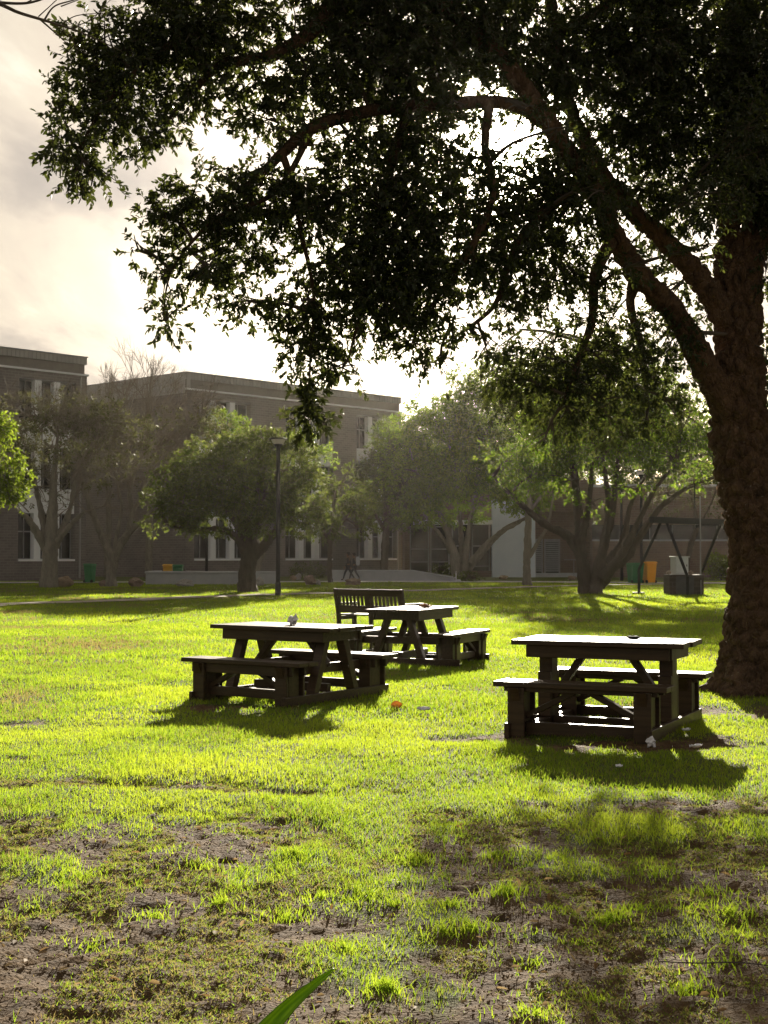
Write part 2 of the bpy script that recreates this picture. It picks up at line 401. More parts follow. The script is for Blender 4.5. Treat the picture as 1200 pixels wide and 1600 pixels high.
for y0, y1, dens, hh, ww, segs in [(4.2, 6.5, 3600, .033, .0038, 3), (6.5, 9, 3300, .041, .0042, 3), (9, 13, 2300, .042, .0052, 2), (13, 20, 1100, .047, .0085, 2), (20, 32, 420, .06, .014, 2), (32, 50, 190, .065, .022, 1), (50, 84, 85, .07, .034, 1)]:
    x, y = scatter(y0, y1, dens)
    c = cover(x, y)
    keep = (rng.random(len(x)) < np.clip(c ** 1.3 * 1.1 + .07, 0, 1)) & ~path_mask(x, y)
    x, y, c = x[keep], y[keep], c[keep]
    tuft = fbm(x * 2.2, y * 1.5, 51, 3)
    h = hh * (.4 + .45 * c + 1.7 * np.clip(tuft - .42, 0, 1)) * rng.uniform(.6, 1.35, len(x))
    z = height(x, y) - .004
    hue = np.clip(.58 + (fbm(x * .8, y * .5, 61, 3) - .5) * 1.7 + (fbm(x * .22, y * .12, 67, 2) - .5) * .7 + rng.normal(0, .22, len(x)) - .25 * (1 - c), 0, 1)
    hue = np.where(rng.random(len(x)) < .05, rng.uniform(0, .12, len(x)), hue)
    lean = np.where(rng.random(len(x)) < .25, rng.uniform(.8, 1.6, len(x)), rng.uniform(.1, .75, len(x)))
    blades(np.stack([x, y, z], 1), h, ww * rng.uniform(.7, 1.3, len(x)), lean, 0.0, hue, segs)
# matted short growth over the bare soil
x, y = scatter(4.2, 10, 8500); c = cover(x, y)
mm = fbm(x * 3.1, y * 2.2, 71, 3)
keep = (mm > .47) & (c < .85); x, y = x[keep], y[keep]
z = height(x, y) - .003
blades(np.stack([x, y, z], 1), rng.uniform(.008, .024, len(x)), rng.uniform(.003, .006, len(x)), rng.uniform(.5, 1.6, len(x)), 0.0, np.clip(rng.normal(.10, .12, len(x)), 0, .4), 2)
# single bright tufts standing out of the bare ground
for px, py, n, hh, rad in [(602, 1545, 170, .085, .075), (790, 1400, 130, .10, .09), (700, 1412, 110, .075, .1), (952, 1440, 130, .085, .075), (1075, 1545, 150, .07, .09), (1135, 1425, 200, .085, .2), (1130, 1500, 120, .07, .16), (460, 1335, 160, .075, .12), (650, 1335, 170, .09, .14),
                           (735, 1450, 130, .085, .1), (690, 1455, 120, .075, .12), (830, 1490, 60, .06, .09), (540, 1480, 80, .08, .07), (925, 1550, 60, .055, .1), (835, 1580, 70, .07, .1), (1000, 1420, 70, .07, .1), (620, 1410, 70, .075, .08), (870, 1425, 70, .06, .1), (345, 1410, 90, .075, .13), (245, 1425, 90, .07, .12), (150, 1470, 70, .055, .12), (320, 1350, 110, .075, .16), (130, 1370, 100, .06, .16), (450, 1420, 110, .08, .1),
                           (905, 1465, 60, .05, .07), (1100, 1390, 120, .07, .14), (1020, 1365, 90, .06, .14), (770, 1330, 140, .08, .14), (580, 1395, 80, .07, .1), (1160, 1460, 70, .06, .1), (505, 1395, 90, .07, .12), (60, 1420, 70, .05, .15)]:
    g0 = gnd(px, py); a = rng.uniform(0, 2 * np.pi, n); r = np.abs(rng.normal(0, .75, n)) * rad; hh *= .72
    x = g0.x + np.cos(a) * r * 1.25; y = g0.y + np.sin(a) * r
    blades(np.stack([x, y, height(x, y) - .004], 1), hh * rng.uniform(.45, 1.15, n), rng.uniform(.0035, .006, n), rng.uniform(.15, .9, n), 0.0, np.clip(rng.normal(.6, .2, n), 0, 1), 3)
gr = bigmesh('grass', np.concatenate(GV), np.concatenate(GQ), np.concatenate(GT), M['grass'], attrs={'rnd': np.concatenate(GR)})
tag(gr, 'bright backlit lawn grass thinning to bare soil in front', 'grass', kind='stuff')
del GV, GQ, GT, GR

# ------------------------------------------------------------------ foliage
def norm(a): return a / np.maximum(np.linalg.norm(a, axis=-1, keepdims=True), 1e-9)

def leafmesh(P, D, N, L, W, six=True):
    n = len(P); D = norm(D); S = norm(np.cross(D, N)); N = np.cross(S, D)
    L = L[:, None]; W = W[:, None]
    if six:
        up = N * W * .22
        rows = [P, P + D * L * .3 + S * W * .5 + up, P + D * L * .7 + S * W * .4 + up * .8, P + D * L - N * L * .06, P + D * L * .7 - S * W * .4 + up * .8, P + D * L * .3 - S * W * .5 + up]
        V = np.stack(rows, 1).reshape(-1, 3); b = np.arange(n)[:, None] * 6
        Q = np.concatenate([b + np.array([[0, 1, 2, 3]]), b + np.array([[0, 3, 4, 5]])]); m = 6
    else:
        rows = [P, P + D * L * .45 + S * W * .5, P + D * L, P + D * L * .45 - S * W * .5]
        V = np.stack(rows, 1).reshape(-1, 3); b = np.arange(n)[:, None] * 4
        Q = b + np.array([[0, 1, 2, 3]]); m = 4
    return V, Q, m

def foliage(clumps, leafL, leafW, tw_len, per, dens, gapf=2.2, gap=.42, droop=.25, shell=.5):
    """clumps: (centre Vector, (rx,ry,rz) m, weight). returns leaf arrays and twigs"""
    P, D, N, T0, T1 = [], [], [], [], []
    for c, r, w in clumps:
        vol = r[0] * r[1] * r[2] * 4.19; n = max(3, int(dens * w * vol))
        q = rng.normal(size=(n, 3)); q = norm(q); rad = rng.random(n) ** shell
        o = q * rad[:, None]; pos = np.array(c) + o * np.array(r)
        g = vnoise(pos[:, 0] * gapf, pos[:, 1] * gapf, pos[:, 2] * gapf, 5)
        pos, o = pos[g > gap], o[g > gap]; n = len(pos)
        if n == 0: continue
        td = norm(o * np.array(r) * .9 / max(r) + rng.normal(size=(n, 3)) * .45 + np.array([0, 0, -droop]))
        tl = tw_len * rng.uniform(.5, 1.3, n)
        T0.append(pos); T1.append(pos + td * tl[:, None])
        k = per
        t = (np.arange(k) + rng.uniform(0, 1, (n, k))) / k
        p = pos[:, None, :] + td[:, None, :] * (tl[:, None] * (.15 + .85 * t))[:, :, None]
        side = rng.normal(size=(n, k, 3)); side -= (side * td[:, None, :]).sum(-1, keepdims=True) * td[:, None, :]
        d = norm(td[:, None, :] * rng.uniform(.3, 1.0, (n, k))[:, :, None] + norm(side) * .8 + np.array([0, 0, -droop * .6]))
        nn = norm(rng.normal(size=(n, k, 3)) * .7 + np.array([0, 0, .7]))
        P.append(p.reshape(-1, 3)); D.append(d.reshape(-1, 3)); N.append(nn.reshape(-1, 3))
    P, D, N = map(np.concatenate, (P, D, N))
    s = rng.uniform(.65, 1.25, len(P))
    return P, D, N, leafL * s, leafW * s, np.concatenate(T0), np.concatenate(T1)

def stick_arr(A, B, r, seg=3):
    n = len(A); d = norm(B - A); ref = norm(np.cross(d, np.array([.31, .77, .55]))); b = np.cross(d, ref)
    rows = []
    for P, rr in ((A, r), (B, r * .5)):
        for k in range(seg):
            a = 2 * np.pi * k / seg; rows.append(P + (ref * np.cos(a) + b * np.sin(a)) * (rr if np.isscalar(rr) else rr[:, None]))
    V = np.stack(rows, 1).reshape(-1, 3); base = np.arange(n)[:, None] * 2 * seg
    Q = np.concatenate([base + np.array([[k, (k + 1) % seg, seg + (k + 1) % seg, seg + k]]) for k in range(seg)])
    return V, Q

def tubes_arr(polys, seg=5):
    mb = MB()
    for p, r in polys: mb.tube(p, r, seg, False)
    return np.array(mb.v, float).reshape(-1, 3), np.array(mb.f, int).reshape(-1, 4)

def make_crown(parent, pieces):
    """pieces: (V, Q, material, rnd or None) -> one mesh part"""
    Vs, Qs, mi, rn, mats = [], [], [], [], []; n = 0
    for V, Q, mat, r in pieces:
        Vs.append(V); Qs.append(Q + n); n += len(V); rn.append(np.zeros(len(V)) if r is None else r)
        if mat not in mats: mats.append(mat)
        mi.append(np.full(len(Q), mats.index(mat)))
    o = bigmesh('crown', np.concatenate(Vs), np.concatenate(Qs), np.zeros((0, 3), int), None, parent, {'rnd': np.concatenate(rn)})
    for m_ in mats: o.data.materials.append(m_)
    o.data.polygons.foreach_set('material_index', np.concatenate(mi).astype(np.int32)); return o

def smooth_path(pts, rad, n):
    """Catmull-Rom resample"""
    pts = [Vector(p) for p in pts]; out = []; rr = []
    m = len(pts) - 1
    for i in range(n):
        u = i / (n - 1) * m; k = min(int(u), m - 1); t = u - k
        p0, p1, p2, p3 = pts[max(k - 1, 0)], pts[k], pts[k + 1], pts[min(k + 2, m)]
        out.append(.5 * ((2 * p1) + (p2 - p0) * t + (2 * p0 - 5 * p1 + 4 * p2 - p3) * t * t + (3 * p1 - p0 - 3 * p2 + p3) * t ** 3))
        rr.append(rad[k] * (1 - t) + rad[k + 1] * t)
    return out, rr

def rough_tube(name, pts, rad, mat, parent, seg=40, n=120, amp=.03, flare=0, offset=None, freq=(5.5, 3.2)):
    p, r = smooth_path(pts, rad, n)
    vs, fs = tube_arr(p, r, seg, True)
    out = []
    for i, v in enumerate(vs):
        c = p[i // seg]; d = (v - c); rr = max(d.length, 1e-6); d = d / rr
        q = Vector((v.x * freq[0], v.y * freq[0], v.z * freq[1]))
        a = mnoise.noise(q) * .6 + abs(mnoise.noise(q * 2.3)) * 1.1 - .35 + .35 * mnoise.noise(q * 5.1)
        cell = mnoise.voronoi(q * 1.6)[0]; e = min((cell[1] - cell[0]) * 2.6, 1.0)
        s = min(1, rr / .12)
        w = v + d * amp * s * (a + 1.3 * e - .7)
        if flare and v.z < flare:
            ang = math.atan2(d.y, d.x); k = (1 - max(v.z, 0) / flare) ** 2
            w += d * k * .17 * (1 + .9 * math.sin(ang * 5 + 1.0))
        out.append(w)
    mb = MB(); mb.add(out, fs); return mb.build(name, mat, parent, smooth=True)

def px_clumps(lst, depth_scale=1.0):
    out = []
    for px, py, rx, ry, D, w in lst:
        s = D / F; out.append((at(px, py, D), (rx * s, max(rx, ry) * s * .9 * depth_scale, ry * s), w))
    return out

def branches_to(clumps, limbpts, mb_pts, r0=.02, r1=.006, sub=6, seg=5):
    """curved branchlets from the nearest limb point into every clump; returns list of polylines"""
    res = []
    LP = np.array([tuple(p) for p in limbpts])
    for c, r, w in clumps:
        cc = np.array(c); dd = np.linalg.norm((LP - cc) * np.array([1, .8, 1]), axis=1); k = int(np.argmin(dd))
        a = Vector(LP[k]); b = Vector(c); L = (b - a).length
        mid = (a + b) / 2 + Vector((random.uniform(-.1, .1), random.uniform(-.1, .1), random.uniform(.02, .16))) * L
        p, rr = smooth_path([a, mid, b], [r0 * min(1.6, .5 + L), r0 * .8, r1 * 1.6], 9); res.append((p, rr))
        for _ in range(sub):
            t = random.choice(p[3:]); q = Vector((random.gauss(0, 1), random.gauss(0, 1), random.gauss(0, 1))).normalized()
            e = b + Vector((q.x * r[0], q.y * r[1], q.z * r[2])) * random.uniform(.5, .95)
            m2 = (t + e) / 2 + Vector((random.uniform(-1, 1), random.uniform(-1, 1), random.uniform(-.3, 1))) * .08 * (e - t).length
            res.append(smooth_path([t, m2, e], [r1 * 1.3, r1, r1 * .4], 6))
    return res

def merge_tubes(name, polys, mat, parent, seg=5):
    mb = MB()
    for p, r in polys: mb.tube(p, r, seg, False)
    return mb.build(name, mat, parent, smooth=True)

# ------------------------------------------------------------------ the big oak
base = at(1184, 1085, 15.7); base.z = 0
oak = empty('cork_oak_tree', base, 0, 'huge dark spreading tree with cracked cork bark trunk at the right edge', 'tree')
def loc(pts): return [p - base for p in pts]
def limb(spec):
    return loc([at(a, b, d) for a, b, d, r in spec]), [r for a, b, d, r in spec]
TR = [(1190, 1100, 15.7, .50), (1190, 1060, 15.7, .44), (1190, 1000, 15.7, .40), (1191, 900, 15.7, .365), (1184, 800, 15.7, .36), (1160, 700, 15.7, .33), (1152, 600, 15.65, .29), (1155, 500, 15.6, .245), (1155, 400, 15.6, .25), (1160, 300, 15.6, .22), (1150, 150, 15.5, .2), (1140, 0, 15.4, .17), (1110, -160, 15.2, .12), (1090, -300, 15, .06)]
LIMBS = [
    [(1148, 660, 15.6, .23), (1100, 570, 15.45, .18), (1058, 495, 15.3, .155), (1000, 432, 15.0, .145), (966, 380, 14.75, .135), (938, 320, 14.5, .125), (905, 265, 14.3, .12), (868, 210, 14.0, .115), (822, 140, 13.7, .115), (765, 70, 13.4, .10), (690, 10, 13.1, .085), (590, -60, 12.8, .07), (480, -120, 12.5, .04)],
    [(1145, 520, 15.6, .2), (1098, 440, 15.4, .15), (1035, 372, 15.2, .125), (955, 292, 14.9, .11), (895, 180, 14.8, .09), (868, 60, 14.5, .09), (850, -80, 14.3, .06)],
    [(850, 190, 13.95, .075), (800, 163, 13.7, .065), (740, 160, 13.4, .062), (680, 164, 13.2, .062), (600, 170, 12.9, .062), (540, 182, 12.7, .06), (485, 202, 12.5, .058), (440, 240, 12.4, .048), (408, 272, 12.3, .034), (370, 300, 12.2, .016)],
    [(700, 15, 13.1, .09), (600, -15, 12.8, .085), (530, -5, 12.65, .075), (500, 35, 12.5, .07), (470, 62, 12.45, .065), (420, 88, 12.35, .056), (365, 97, 12.25, .048), (335, 108, 12.2, .042), (300, 145, 12.1, .028), (265, 185, 12.0, .014)],
    [(765, 160, 13.5, .05), (758, 230, 13.4, .042), (770, 300, 13.35, .036), (745, 370, 13.3, .04), (700, 440, 13.2, .028), (660, 500, 13.1, .014)],
    [(1165, 430, 15.6, .16), (1215, 300, 15.8, .14), (1290, 180, 16, .11), (1380, 80, 16.3, .07)],
    [(960, 368, 14.7, .08), (930, 430, 14.5, .06), (925, 500, 14.4, .045), (900, 570, 14.3, .03), (880, 630, 14.2, .014)],
    [(1000, 405, 15.0, .07), (985, 470, 15.2, .05), (1000, 540, 15.4, .036), (1010, 610, 15.5, .02)],
    [(335, 108, 12.2, .036), (270, 72, 12.0, .034), (215, 110, 11.8, .028), (160, 170, 11.7, .018), (120, 240, 11.6, .008)],
    [(440, 240, 12.4, .036), (456, 285, 12.4, .03), (470, 360, 12.5, .022), (490, 460, 12.5, .016), (485, 560, 12.5, .01), (480, 640, 12.5, .005)],
    [(490, 200, 12.5, .03), (430, 300, 12.3, .025), (340, 340, 12.1, .018), (270, 420, 12, .01), (255, 500, 12, .005)],
    [(640, 166, 13.05, .05), (610, 260, 12.9, .042), (590, 360, 12.8, .034), (570, 460, 12.8, .022), (545, 560, 12.7, .01)],
    [(868, 60, 14.5, .07), (960, 0, 14.3, .055), (1030, -60, 14.0, .04)],
    [(905, 290, 14.3, .07), (850, 330, 14.0, .055), (800, 400, 13.8, .04), (770, 480, 13.7, .025), (690, 540, 13.4, .01)],
]
p, r = limb(TR)
rough_tube('trunk', p, r, M['oakbark'], oak, 84, 360, .05, flare=.55)
limbpts = []
for L_ in LIMBS:
    p, r = limb(L_)
    big = L_[0][3] > .12
    if L_[0][3] > .19: r = [q * .84 for q in r]
    rough_tube('bough', p, r, M['oakbark'], oak, 40 if big else 16, 140 if big else 60, .028 if big else .01)
    sp, sr = smooth_path(p, r, 30); limbpts += sp[4:]
OC = [(720, 168, 40, 16, 12.9, .8), (820, 170, 35, 18, 13.3, .7), (640, 175, 40, 22, 12.6, .6), (470, 215, 40, 26, 12.1, .5), (1000, 410, 50, 40, 13.4, .22), (945, 300, 45, 50, 13.0, .4), (870, 200, 30, 50, 12.8, .3), (1120, 300, 60, 60, 14, .5), (1170, 200, 40, 70, 14, .5), (1090, 390, 40, 30, 14, .25), (700, 150, 40, 40, 13.4, .8), (850, 150, 40, 40, 14.3, .8), (775, 245, 45, 20, 13.6, .7), (745, 160, 60, 50, 15, .3), (482, 650, 26, 40, 12.6, 1.0),
  # px, py, rx, ry, D, weight
    (135, 125, 45, 50, 11.7, 1.1), (112, 225, 38, 65, 11.6, 1.15), (145, 275, 46, 28, 11.6, .8), (185, 85, 70, 60, 11.8, 1.1), (190, 180, 70, 65, 11.7, 1.0), (270, 45, 90, 60, 12.0, 1.1), (255, 200, 45, 45, 11.9, .7), (345, 40, 80, 50, 12.2, 1.1), (300, 130, 60, 50, 12, .95), (145, 55, 50, 30, 11.8, .8),
    (212, 390, 11, 34, 11.8, .5), (130, 305, 24, 16, 11.6, .7),
    (320, 320, 70, 55, 12.1, 1.1), (255, 330, 40, 45, 12, .7), (255, 430, 26, 55, 12, .8), (262, 500, 24, 32, 12, .9), (325, 420, 55, 55, 12.1, .85), (385, 470, 42, 45, 12.2, .75), (385, 375, 60, 55, 12.3, 1.0), (410, 290, 70, 40, 12.3, 1.1), (470, 320, 60, 55, 12.4, .9),
    (425, 185, 70, 40, 12.4, .75), (400, 125, 70, 30, 12.3, .8), (480, 120, 80, 50, 12.5, .85), (540, 50, 60, 50, 12.6, .8), (440, 35, 60, 35, 12.4, .7), (560, 120, 70, 60, 12.7, 1.0),
    (470, 470, 52, 55, 12.5, 1.0), (480, 555, 46, 50, 12.5, .85), (482, 630, 26, 38, 12.5, 1.0), (500, 660, 14, 18, 12.5, .9), (535, 575, 42, 28, 12.6, .7), (520, 500, 60, 45, 12.6, .95), (590, 470, 70, 60, 12.8, 1.1), (645, 535, 42, 48, 12.9, 1.2), (600, 390, 85, 75, 12.9, 1.3), (650, 310, 80, 80, 13, 1.4), (550, 300, 75, 70, 12.7, 1.0), (545, 215, 70, 35, 12.7, .8), (660, 440, 60, 70, 13.1, 1.5), (520, 410, 60, 55, 12.6, .8),
    (630, 90, 90, 70, 13.0, 1.4), (640, 200, 80, 60, 13.1, 1.3), (580, 10, 110, 50, 12.8, 1.1),
    (700, 500, 38, 40, 13.3, .8), (690, 570, 20, 38, 13.3, .55), (740, 410, 60, 60, 13.5, 1.1), (740, 320, 65, 50, 13.5, 1.3), (720, 255, 50, 30, 13.4, 1.1), (800, 370, 70, 60, 13.8, 1.3), (840, 440, 55, 45, 14, .8), (800, 470, 50, 45, 13.8, .6), (760, 540, 36, 40, 13.8, .35),
    (880, 330, 75, 70, 14.2, 1.3), (890, 420, 55, 50, 14.3, .8), (880, 250, 55, 50, 14.2, 1.3), (830, 290, 60, 40, 14, 1.3), (940, 440, 55, 36, 14.4, .5), (930, 500, 60, 30, 14.5, .5), (720, 80, 80, 50, 13.4, 1.3), (790, 60, 90, 60, 13.7, 1.3), (870, 120, 70, 60, 14.1, 1.2), (700, 10, 110, 50, 13.2, 1.3),
    (800, 590, 45, 55, 14.3, .6), (860, 560, 65, 50, 14.4, .6), (885, 640, 55, 45, 14.3, .55), (945, 570, 70, 50, 14.6, .6), (955, 655, 50, 40, 14.6, .5), (1025, 590, 55, 50, 15.2, .6), (1005, 670, 40, 26, 15.2, .45), (850, 690, 20, 18, 14.3, .45), (1050, 530, 45, 40, 15.3, .7), (1060, 640, 30, 30, 15.3, .5), (900, 600, 40, 60, 14.3, .45), (990, 520, 45, 40, 15, .6),
    (960, 70, 110, 80, 14.4, 1.3), (1060, 60, 100, 90, 14.8, 1.3), (990, 190, 90, 70, 14.7, 1.2), (1080, 190, 90, 70, 15, 1.25), (1060, 300, 70, 55, 15.1, .9), (980, 300, 55, 40, 14.8, .8), (1170, 120, 60, 110, 14.9, 1.5), (1150, 260, 50, 70, 15.0, 1.3), (1190, 330, 25, 50, 15.2, .9), (1198, 420, 10, 40, 15.3, .6), (1206, 570, 16, 80, 15.6, .5), (1085, 430, 50, 45, 16.3, .3), (1030, 380, 50, 40, 16, .45), (1110, 480, 30, 40, 16.5, .4), (1040, 460, 40, 40, 15.8, .4), (1230, 250, 70, 120, 15.4, 1.2), (1270, 420, 60, 80, 15.8, .8),
    (800, 640, 40, 36, 20, .2), (865, 640, 60, 40, 20.5, .22), (935, 635, 50, 40, 21, .18), (830, 585, 50, 40, 22, .2), (900, 580, 60, 40, 22, .18), (770, 600, 30, 40, 21, .16),  # far clumps at the back, added to cast shade on the foreground soil
    # overhead and to the right, outside the picture
    (300, -60, 130, 60, 12.2, .6), (520, -90, 140, 70, 12.6, .6), (760, -90, 150, 80, 13.4, .6), (1000, -100, 150, 90, 14.4, .6), (1230, -60, 130, 110, 15.4, .6), (1370, 150, 120, 150, 16.2, .5), (1400, 400, 90, 110, 16.4, .4), (680, -180, 200, 60, 13.4, .4), (1050, -220, 200, 90, 15, .4)]
clumps = [(c - base, r, w * .70 if w > 1.15 else w) for c, r, w in px_clumps(OC, 1.15)]
# crown behind the front boughs includes clumps added to shade the foreground
P, D_, N_, L_, W_, T0, T1 = foliage(clumps, .059, .027, .15, 9, 1600, gapf=10.0, gap=.43, droop=.35, shell=.42)
keep = np.ones(len(P), bool); keept = np.ones(len(T0), bool)
for hx, hy, hr in [(808, 208, 25), (740, 122, 13), (722, 190, 9), (690, 118, 6), (780, 100, 6), (785, 235, 8), (840, 250, 5), (955, 271, 9), (690, 590, 26), (985, 470, 18), (1010, 470, 14), (735, 150, 14), (640, 15, 10)]:
    for arr, kk in ((P, keep), (T0, keept)):
        W3 = arr + np.array(base); d = W3[:, 1]
        u = 600 + W3[:, 0] / d * F; v = HOR - (W3[:, 2] - H) / d * F
        kk &= ((u - hx) ** 2 + (v - hy) ** 2 > hr * hr) | (rng.random(len(arr)) < .12)
P, D_, N_, L_, W_ = P[keep], D_[keep], N_[keep], L_[keep], W_[keep]
V, Q, m = leafmesh(P, D_, N_, L_, W_)
print('oak leaves', len(P))
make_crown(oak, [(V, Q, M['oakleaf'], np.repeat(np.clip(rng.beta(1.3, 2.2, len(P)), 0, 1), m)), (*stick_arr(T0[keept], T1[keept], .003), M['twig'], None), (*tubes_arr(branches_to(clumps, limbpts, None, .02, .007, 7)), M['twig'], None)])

DENSK = 4.6
# ------------------------------------------------------------------ background trees
def twiggy(seeds, twig, depth=4, L0=1.6, r0=.05, spread=.55, up=.15, kids=3):
    """recursive bare twigs from seed points (pos, dir)"""
    A, B, RR = [], [], []
    tips = []
    def grow(p, d, L, r, k):
        e = p + d * L; A.append(tuple(p)); B.append(tuple(e)); RR.append(r)
        if k == 0: tips.append(tuple(e)); return
        for i in range(kids if k > 1 else kids + 1):
            nd_ = (d + Vector((random.gauss(0, spread), random.gauss(0, spread), random.gauss(0, spread) + up))).normalized()
            grow(p + d * L * random.uniform(.55, 1.0), nd_, L * random.uniform(.55, .8), r * .6, k - 1)
    for p, d in seeds: grow(Vector(p), Vector(d).normalized(), L0 * random.uniform(.8, 1.2), r0, depth)
    return (*stick_arr(np.array(A), np.array(B), np.array(RR), 4), twig, None)

def bg_tree(name, px, py, label, stems, clump_px, leaf, bark, twig, leafL=.17, dens=14, gap=.4, group=None, per=6, cat='tree', droop=.15, depth=1.0, six=False, rnd=(1.6, 1.6), sub=5, shell=.36, D=None, gapf=.9, bare=False, seeds=None):
    b = gnd(px, py) if D is None else at(px, HOR, D)
    b.z = 0; D0 = b.y
    t = empty(name, b, 0, label, cat, group)
    lp = []
    for i, st in enumerate(stems):
        pts = [at(a, c, D0 + dd) - b for a, c, dd, r in st]; rad = [r for a, c, dd, r in st]
        n = 40
        rough_tube('trunk' if i == 0 else 'limb', pts, rad, bark, t, 14, n, min(.04, rad[0] * .18), freq=(2.6, 1.2))
        sp, sr = smooth_path(pts, rad, 16); lp += sp[5:]
    cl = [(c - b, r, w) for c, r, w in px_clumps([(a, c, rx, ry, D0 + dd, w) for a, c, rx, ry, dd, w in clump_px], depth)]
    if bare: return t, b, D0
    pieces = []
    if cl and dens:
        P, D_, N_, L_, W_, T0, T1 = foliage(cl, leafL, leafL * .55, leafL * 2.2, per, dens * DENSK, gapf=gapf * 1.4, gap=gap + .07, droop=droop, shell=shell)
        V, Q, m = leafmesh(P, D_, N_, L_, W_, six)
        pieces += [(V, Q, leaf, np.repeat(np.clip(rng.beta(*rnd, len(P)), 0, 1), m)), (*stick_arr(T0, T1, .012), twig, None)]
    if cl: pieces.append((*tubes_arr(branches_to(cl, lp, None, .07, .022, sub, 5)), twig, None))
    if seeds: pieces.append(twiggy([(at(a, c, D0 + random.uniform(-1.5, 1.5)) - b, (dx, random.uniform(-.5, .5), dz)) for a, c, dx, dz in seeds[0]], twig, *seeds[1:]))
    make_crown(t, pieces)
    return t, b, D0

# wide domed tree by the lamp post
bg_tree('domed_tree', 387, 925, 'wide domed olive tree with short thick dark trunk left of the lamp post',
        [[(387, 928, 0, .48), (386, 905, 0, .38), (388, 880, 0, .36), (392, 855, 0, .36), (385, 815, 0, .28), (370, 770, 0, .18), (350, 720, 0, .08)],
         [(394, 872, 0, .26), (415, 850, .5, .2), (445, 815, .8, .14), (480, 780, 1, .07)],
         [(382, 862, 0, .2), (368, 838, -.3, .15), (340, 826, -.5, .12), (300, 828, -.6, .09), (262, 820, -.6, .04)],
         [(392, 856, 0, .2), (405, 800, -.8, .14), (430, 740, -1, .06)], [(388, 850, 0, .18), (350, 790, -1, .12), (300, 745, -1, .05)]],
        [(290, 770, 55, 45, -.5, 1), (340, 735, 65, 50, 0, 1), (400, 715, 60, 45, 0, 1), (450, 735, 50, 55, 0, 1), (250, 800, 35, 35, 0, .9), (340, 800, 70, 35, -1, 1), (420, 790, 60, 45, -1, 1), (470, 790, 40, 45, .5, .9), (380, 760, 80, 50, -2, .9), (370, 760, 90, 50, 2, 1), (290, 815, 40, 22, 0, .7)],
        M['leaf_olive'], M['bark'], M['twig'], .17, 21, .40, shell=.36)
bg_tree('leaning_tree', 398, 908, 'grey trunked tree standing behind the wide domed tree',
        [[(402, 908, 0, .26), (404, 880, 0, .2), (415, 850, 0, .16), (425, 800, 0, .12), (440, 740, 0, .07), (455, 700, 0, .04)], [(406, 872, 0, .14), (390, 830, 0, .1), (375, 770, 0, .06), (355, 690, 0, .03)]],
        [(435, 700, 45, 26, 0, 1), (480, 705, 30, 25, 0, .9), (355, 668, 32, 30, 0, 1), (330, 690, 30, 30, 0, .8), (395, 720, 50, 30, 0, .7), (500, 720, 25, 25, 0, .8)],
        M['leaf_green'], M['palebark'], M['twig'], .19, 11, .42)
bg_tree('round_tree', 516, 908, 'smaller round olive tree between the lamp post and the dark bushy tree',
        [[(516, 910, 0, .13), (515, 880, 0, .11), (516, 850, 0, .11), (520, 800, 0, .1), (525, 760, 0, .06)], [(517, 845, 0, .08), (540, 810, 0, .06), (560, 780, 0, .03)], [(516, 850, 0, .08), (495, 810, 0, .06), (475, 780, 0, .03)]],
        [(500, 780, 40, 45, 0, 1), (535, 760, 36, 36, 0, 1), (555, 800, 30, 34, 0, 1), (515, 815, 45, 25, 0, .9), (480, 810, 32, 24, 0, .8), (560, 825, 26, 14, 0, .6)],
        M['leaf_olive'], M['bark'], M['twig'], .17, 16, .4, D=66)
bg_tree('bushy_tree', 592, 900, 'dark bushy tree in shade against the brick block, behind the round tree',
        [[(600, 905, 0, .3), (602, 850, 0, .25), (605, 790, 0, .2), (610, 720, 0, .1)], [(602, 830, 0, .15), (580, 790, 0, .1), (570, 750, 0, .05)]],
        [(610, 700, 34, 45, 0, 1), (590, 760, 45, 50, 0, 1), (630, 740, 45, 60, 0, 1), (580, 790, 40, 30, 0, .9), (620, 800, 60, 28, 0, .8)],
        M['leaf_olive'], M['bark'], M['twig'], .2, 13, .38, rnd=(1.2, 2.5), D=93)
# multi-stemmed bright trees on the right
bg_tree('fig_tree', 722, 897, 'broad bright green tree with a fan of pale grey stems beside the ramp wall',
        [[(716, 900, 0, .4), (712, 880, 0, .35), (705, 850, 0, .24), (690, 810, 0, .18), (660, 760, 0, .1), (640, 700, 0, .04)],
         [(724, 892, -.2, .32), (728, 860, -.3, .22), (735, 815, -.4, .17), (745, 760, -.5, .12), (750, 690, 0, .05)],
         [(730, 890, .1, .28), (752, 865, .2, .2), (780, 835, .3, .16), (812, 815, .4, .11), (850, 795, .4, .06)],
         [(734, 880, -.2, .2), (760, 850, -.3, .15), (790, 825, -.4, .12), (830, 805, -.5, .07)],
         [(714, 878, .2, .22), (698, 850, .3, .16), (675, 820, .5, .12), (655, 790, .6, .06)],
         [(722, 880, .4, .22), (720, 830, .6, .16), (715, 770, .7, .12), (700, 680, .8, .05)]],
        [(640, 700, 50, 50, 0, 1), (690, 660, 60, 50, 0, 1), (620, 745, 28, 32, -1.5, 1), (660, 780, 50, 40, -.5, 1), (720, 740, 70, 60, -1.5, 1), (750, 650, 60, 60, 0, 1), (780, 720, 60, 60, 0, 1), (730, 600, 38, 30, 0, .9), (790, 600, 60, 50, 1, .9), (820, 760, 60, 45, 0, .9), (700, 800, 60, 24, 0, .8), (650, 810, 30, 16, 0, .5), (840, 680, 50, 60, 1.5, .8), (710, 705, 90, 70, 2.5, .9)],
        M['leaf_green'], M['palebark'], M['twig'], .19, 9, .40, droop=.3, D=88)
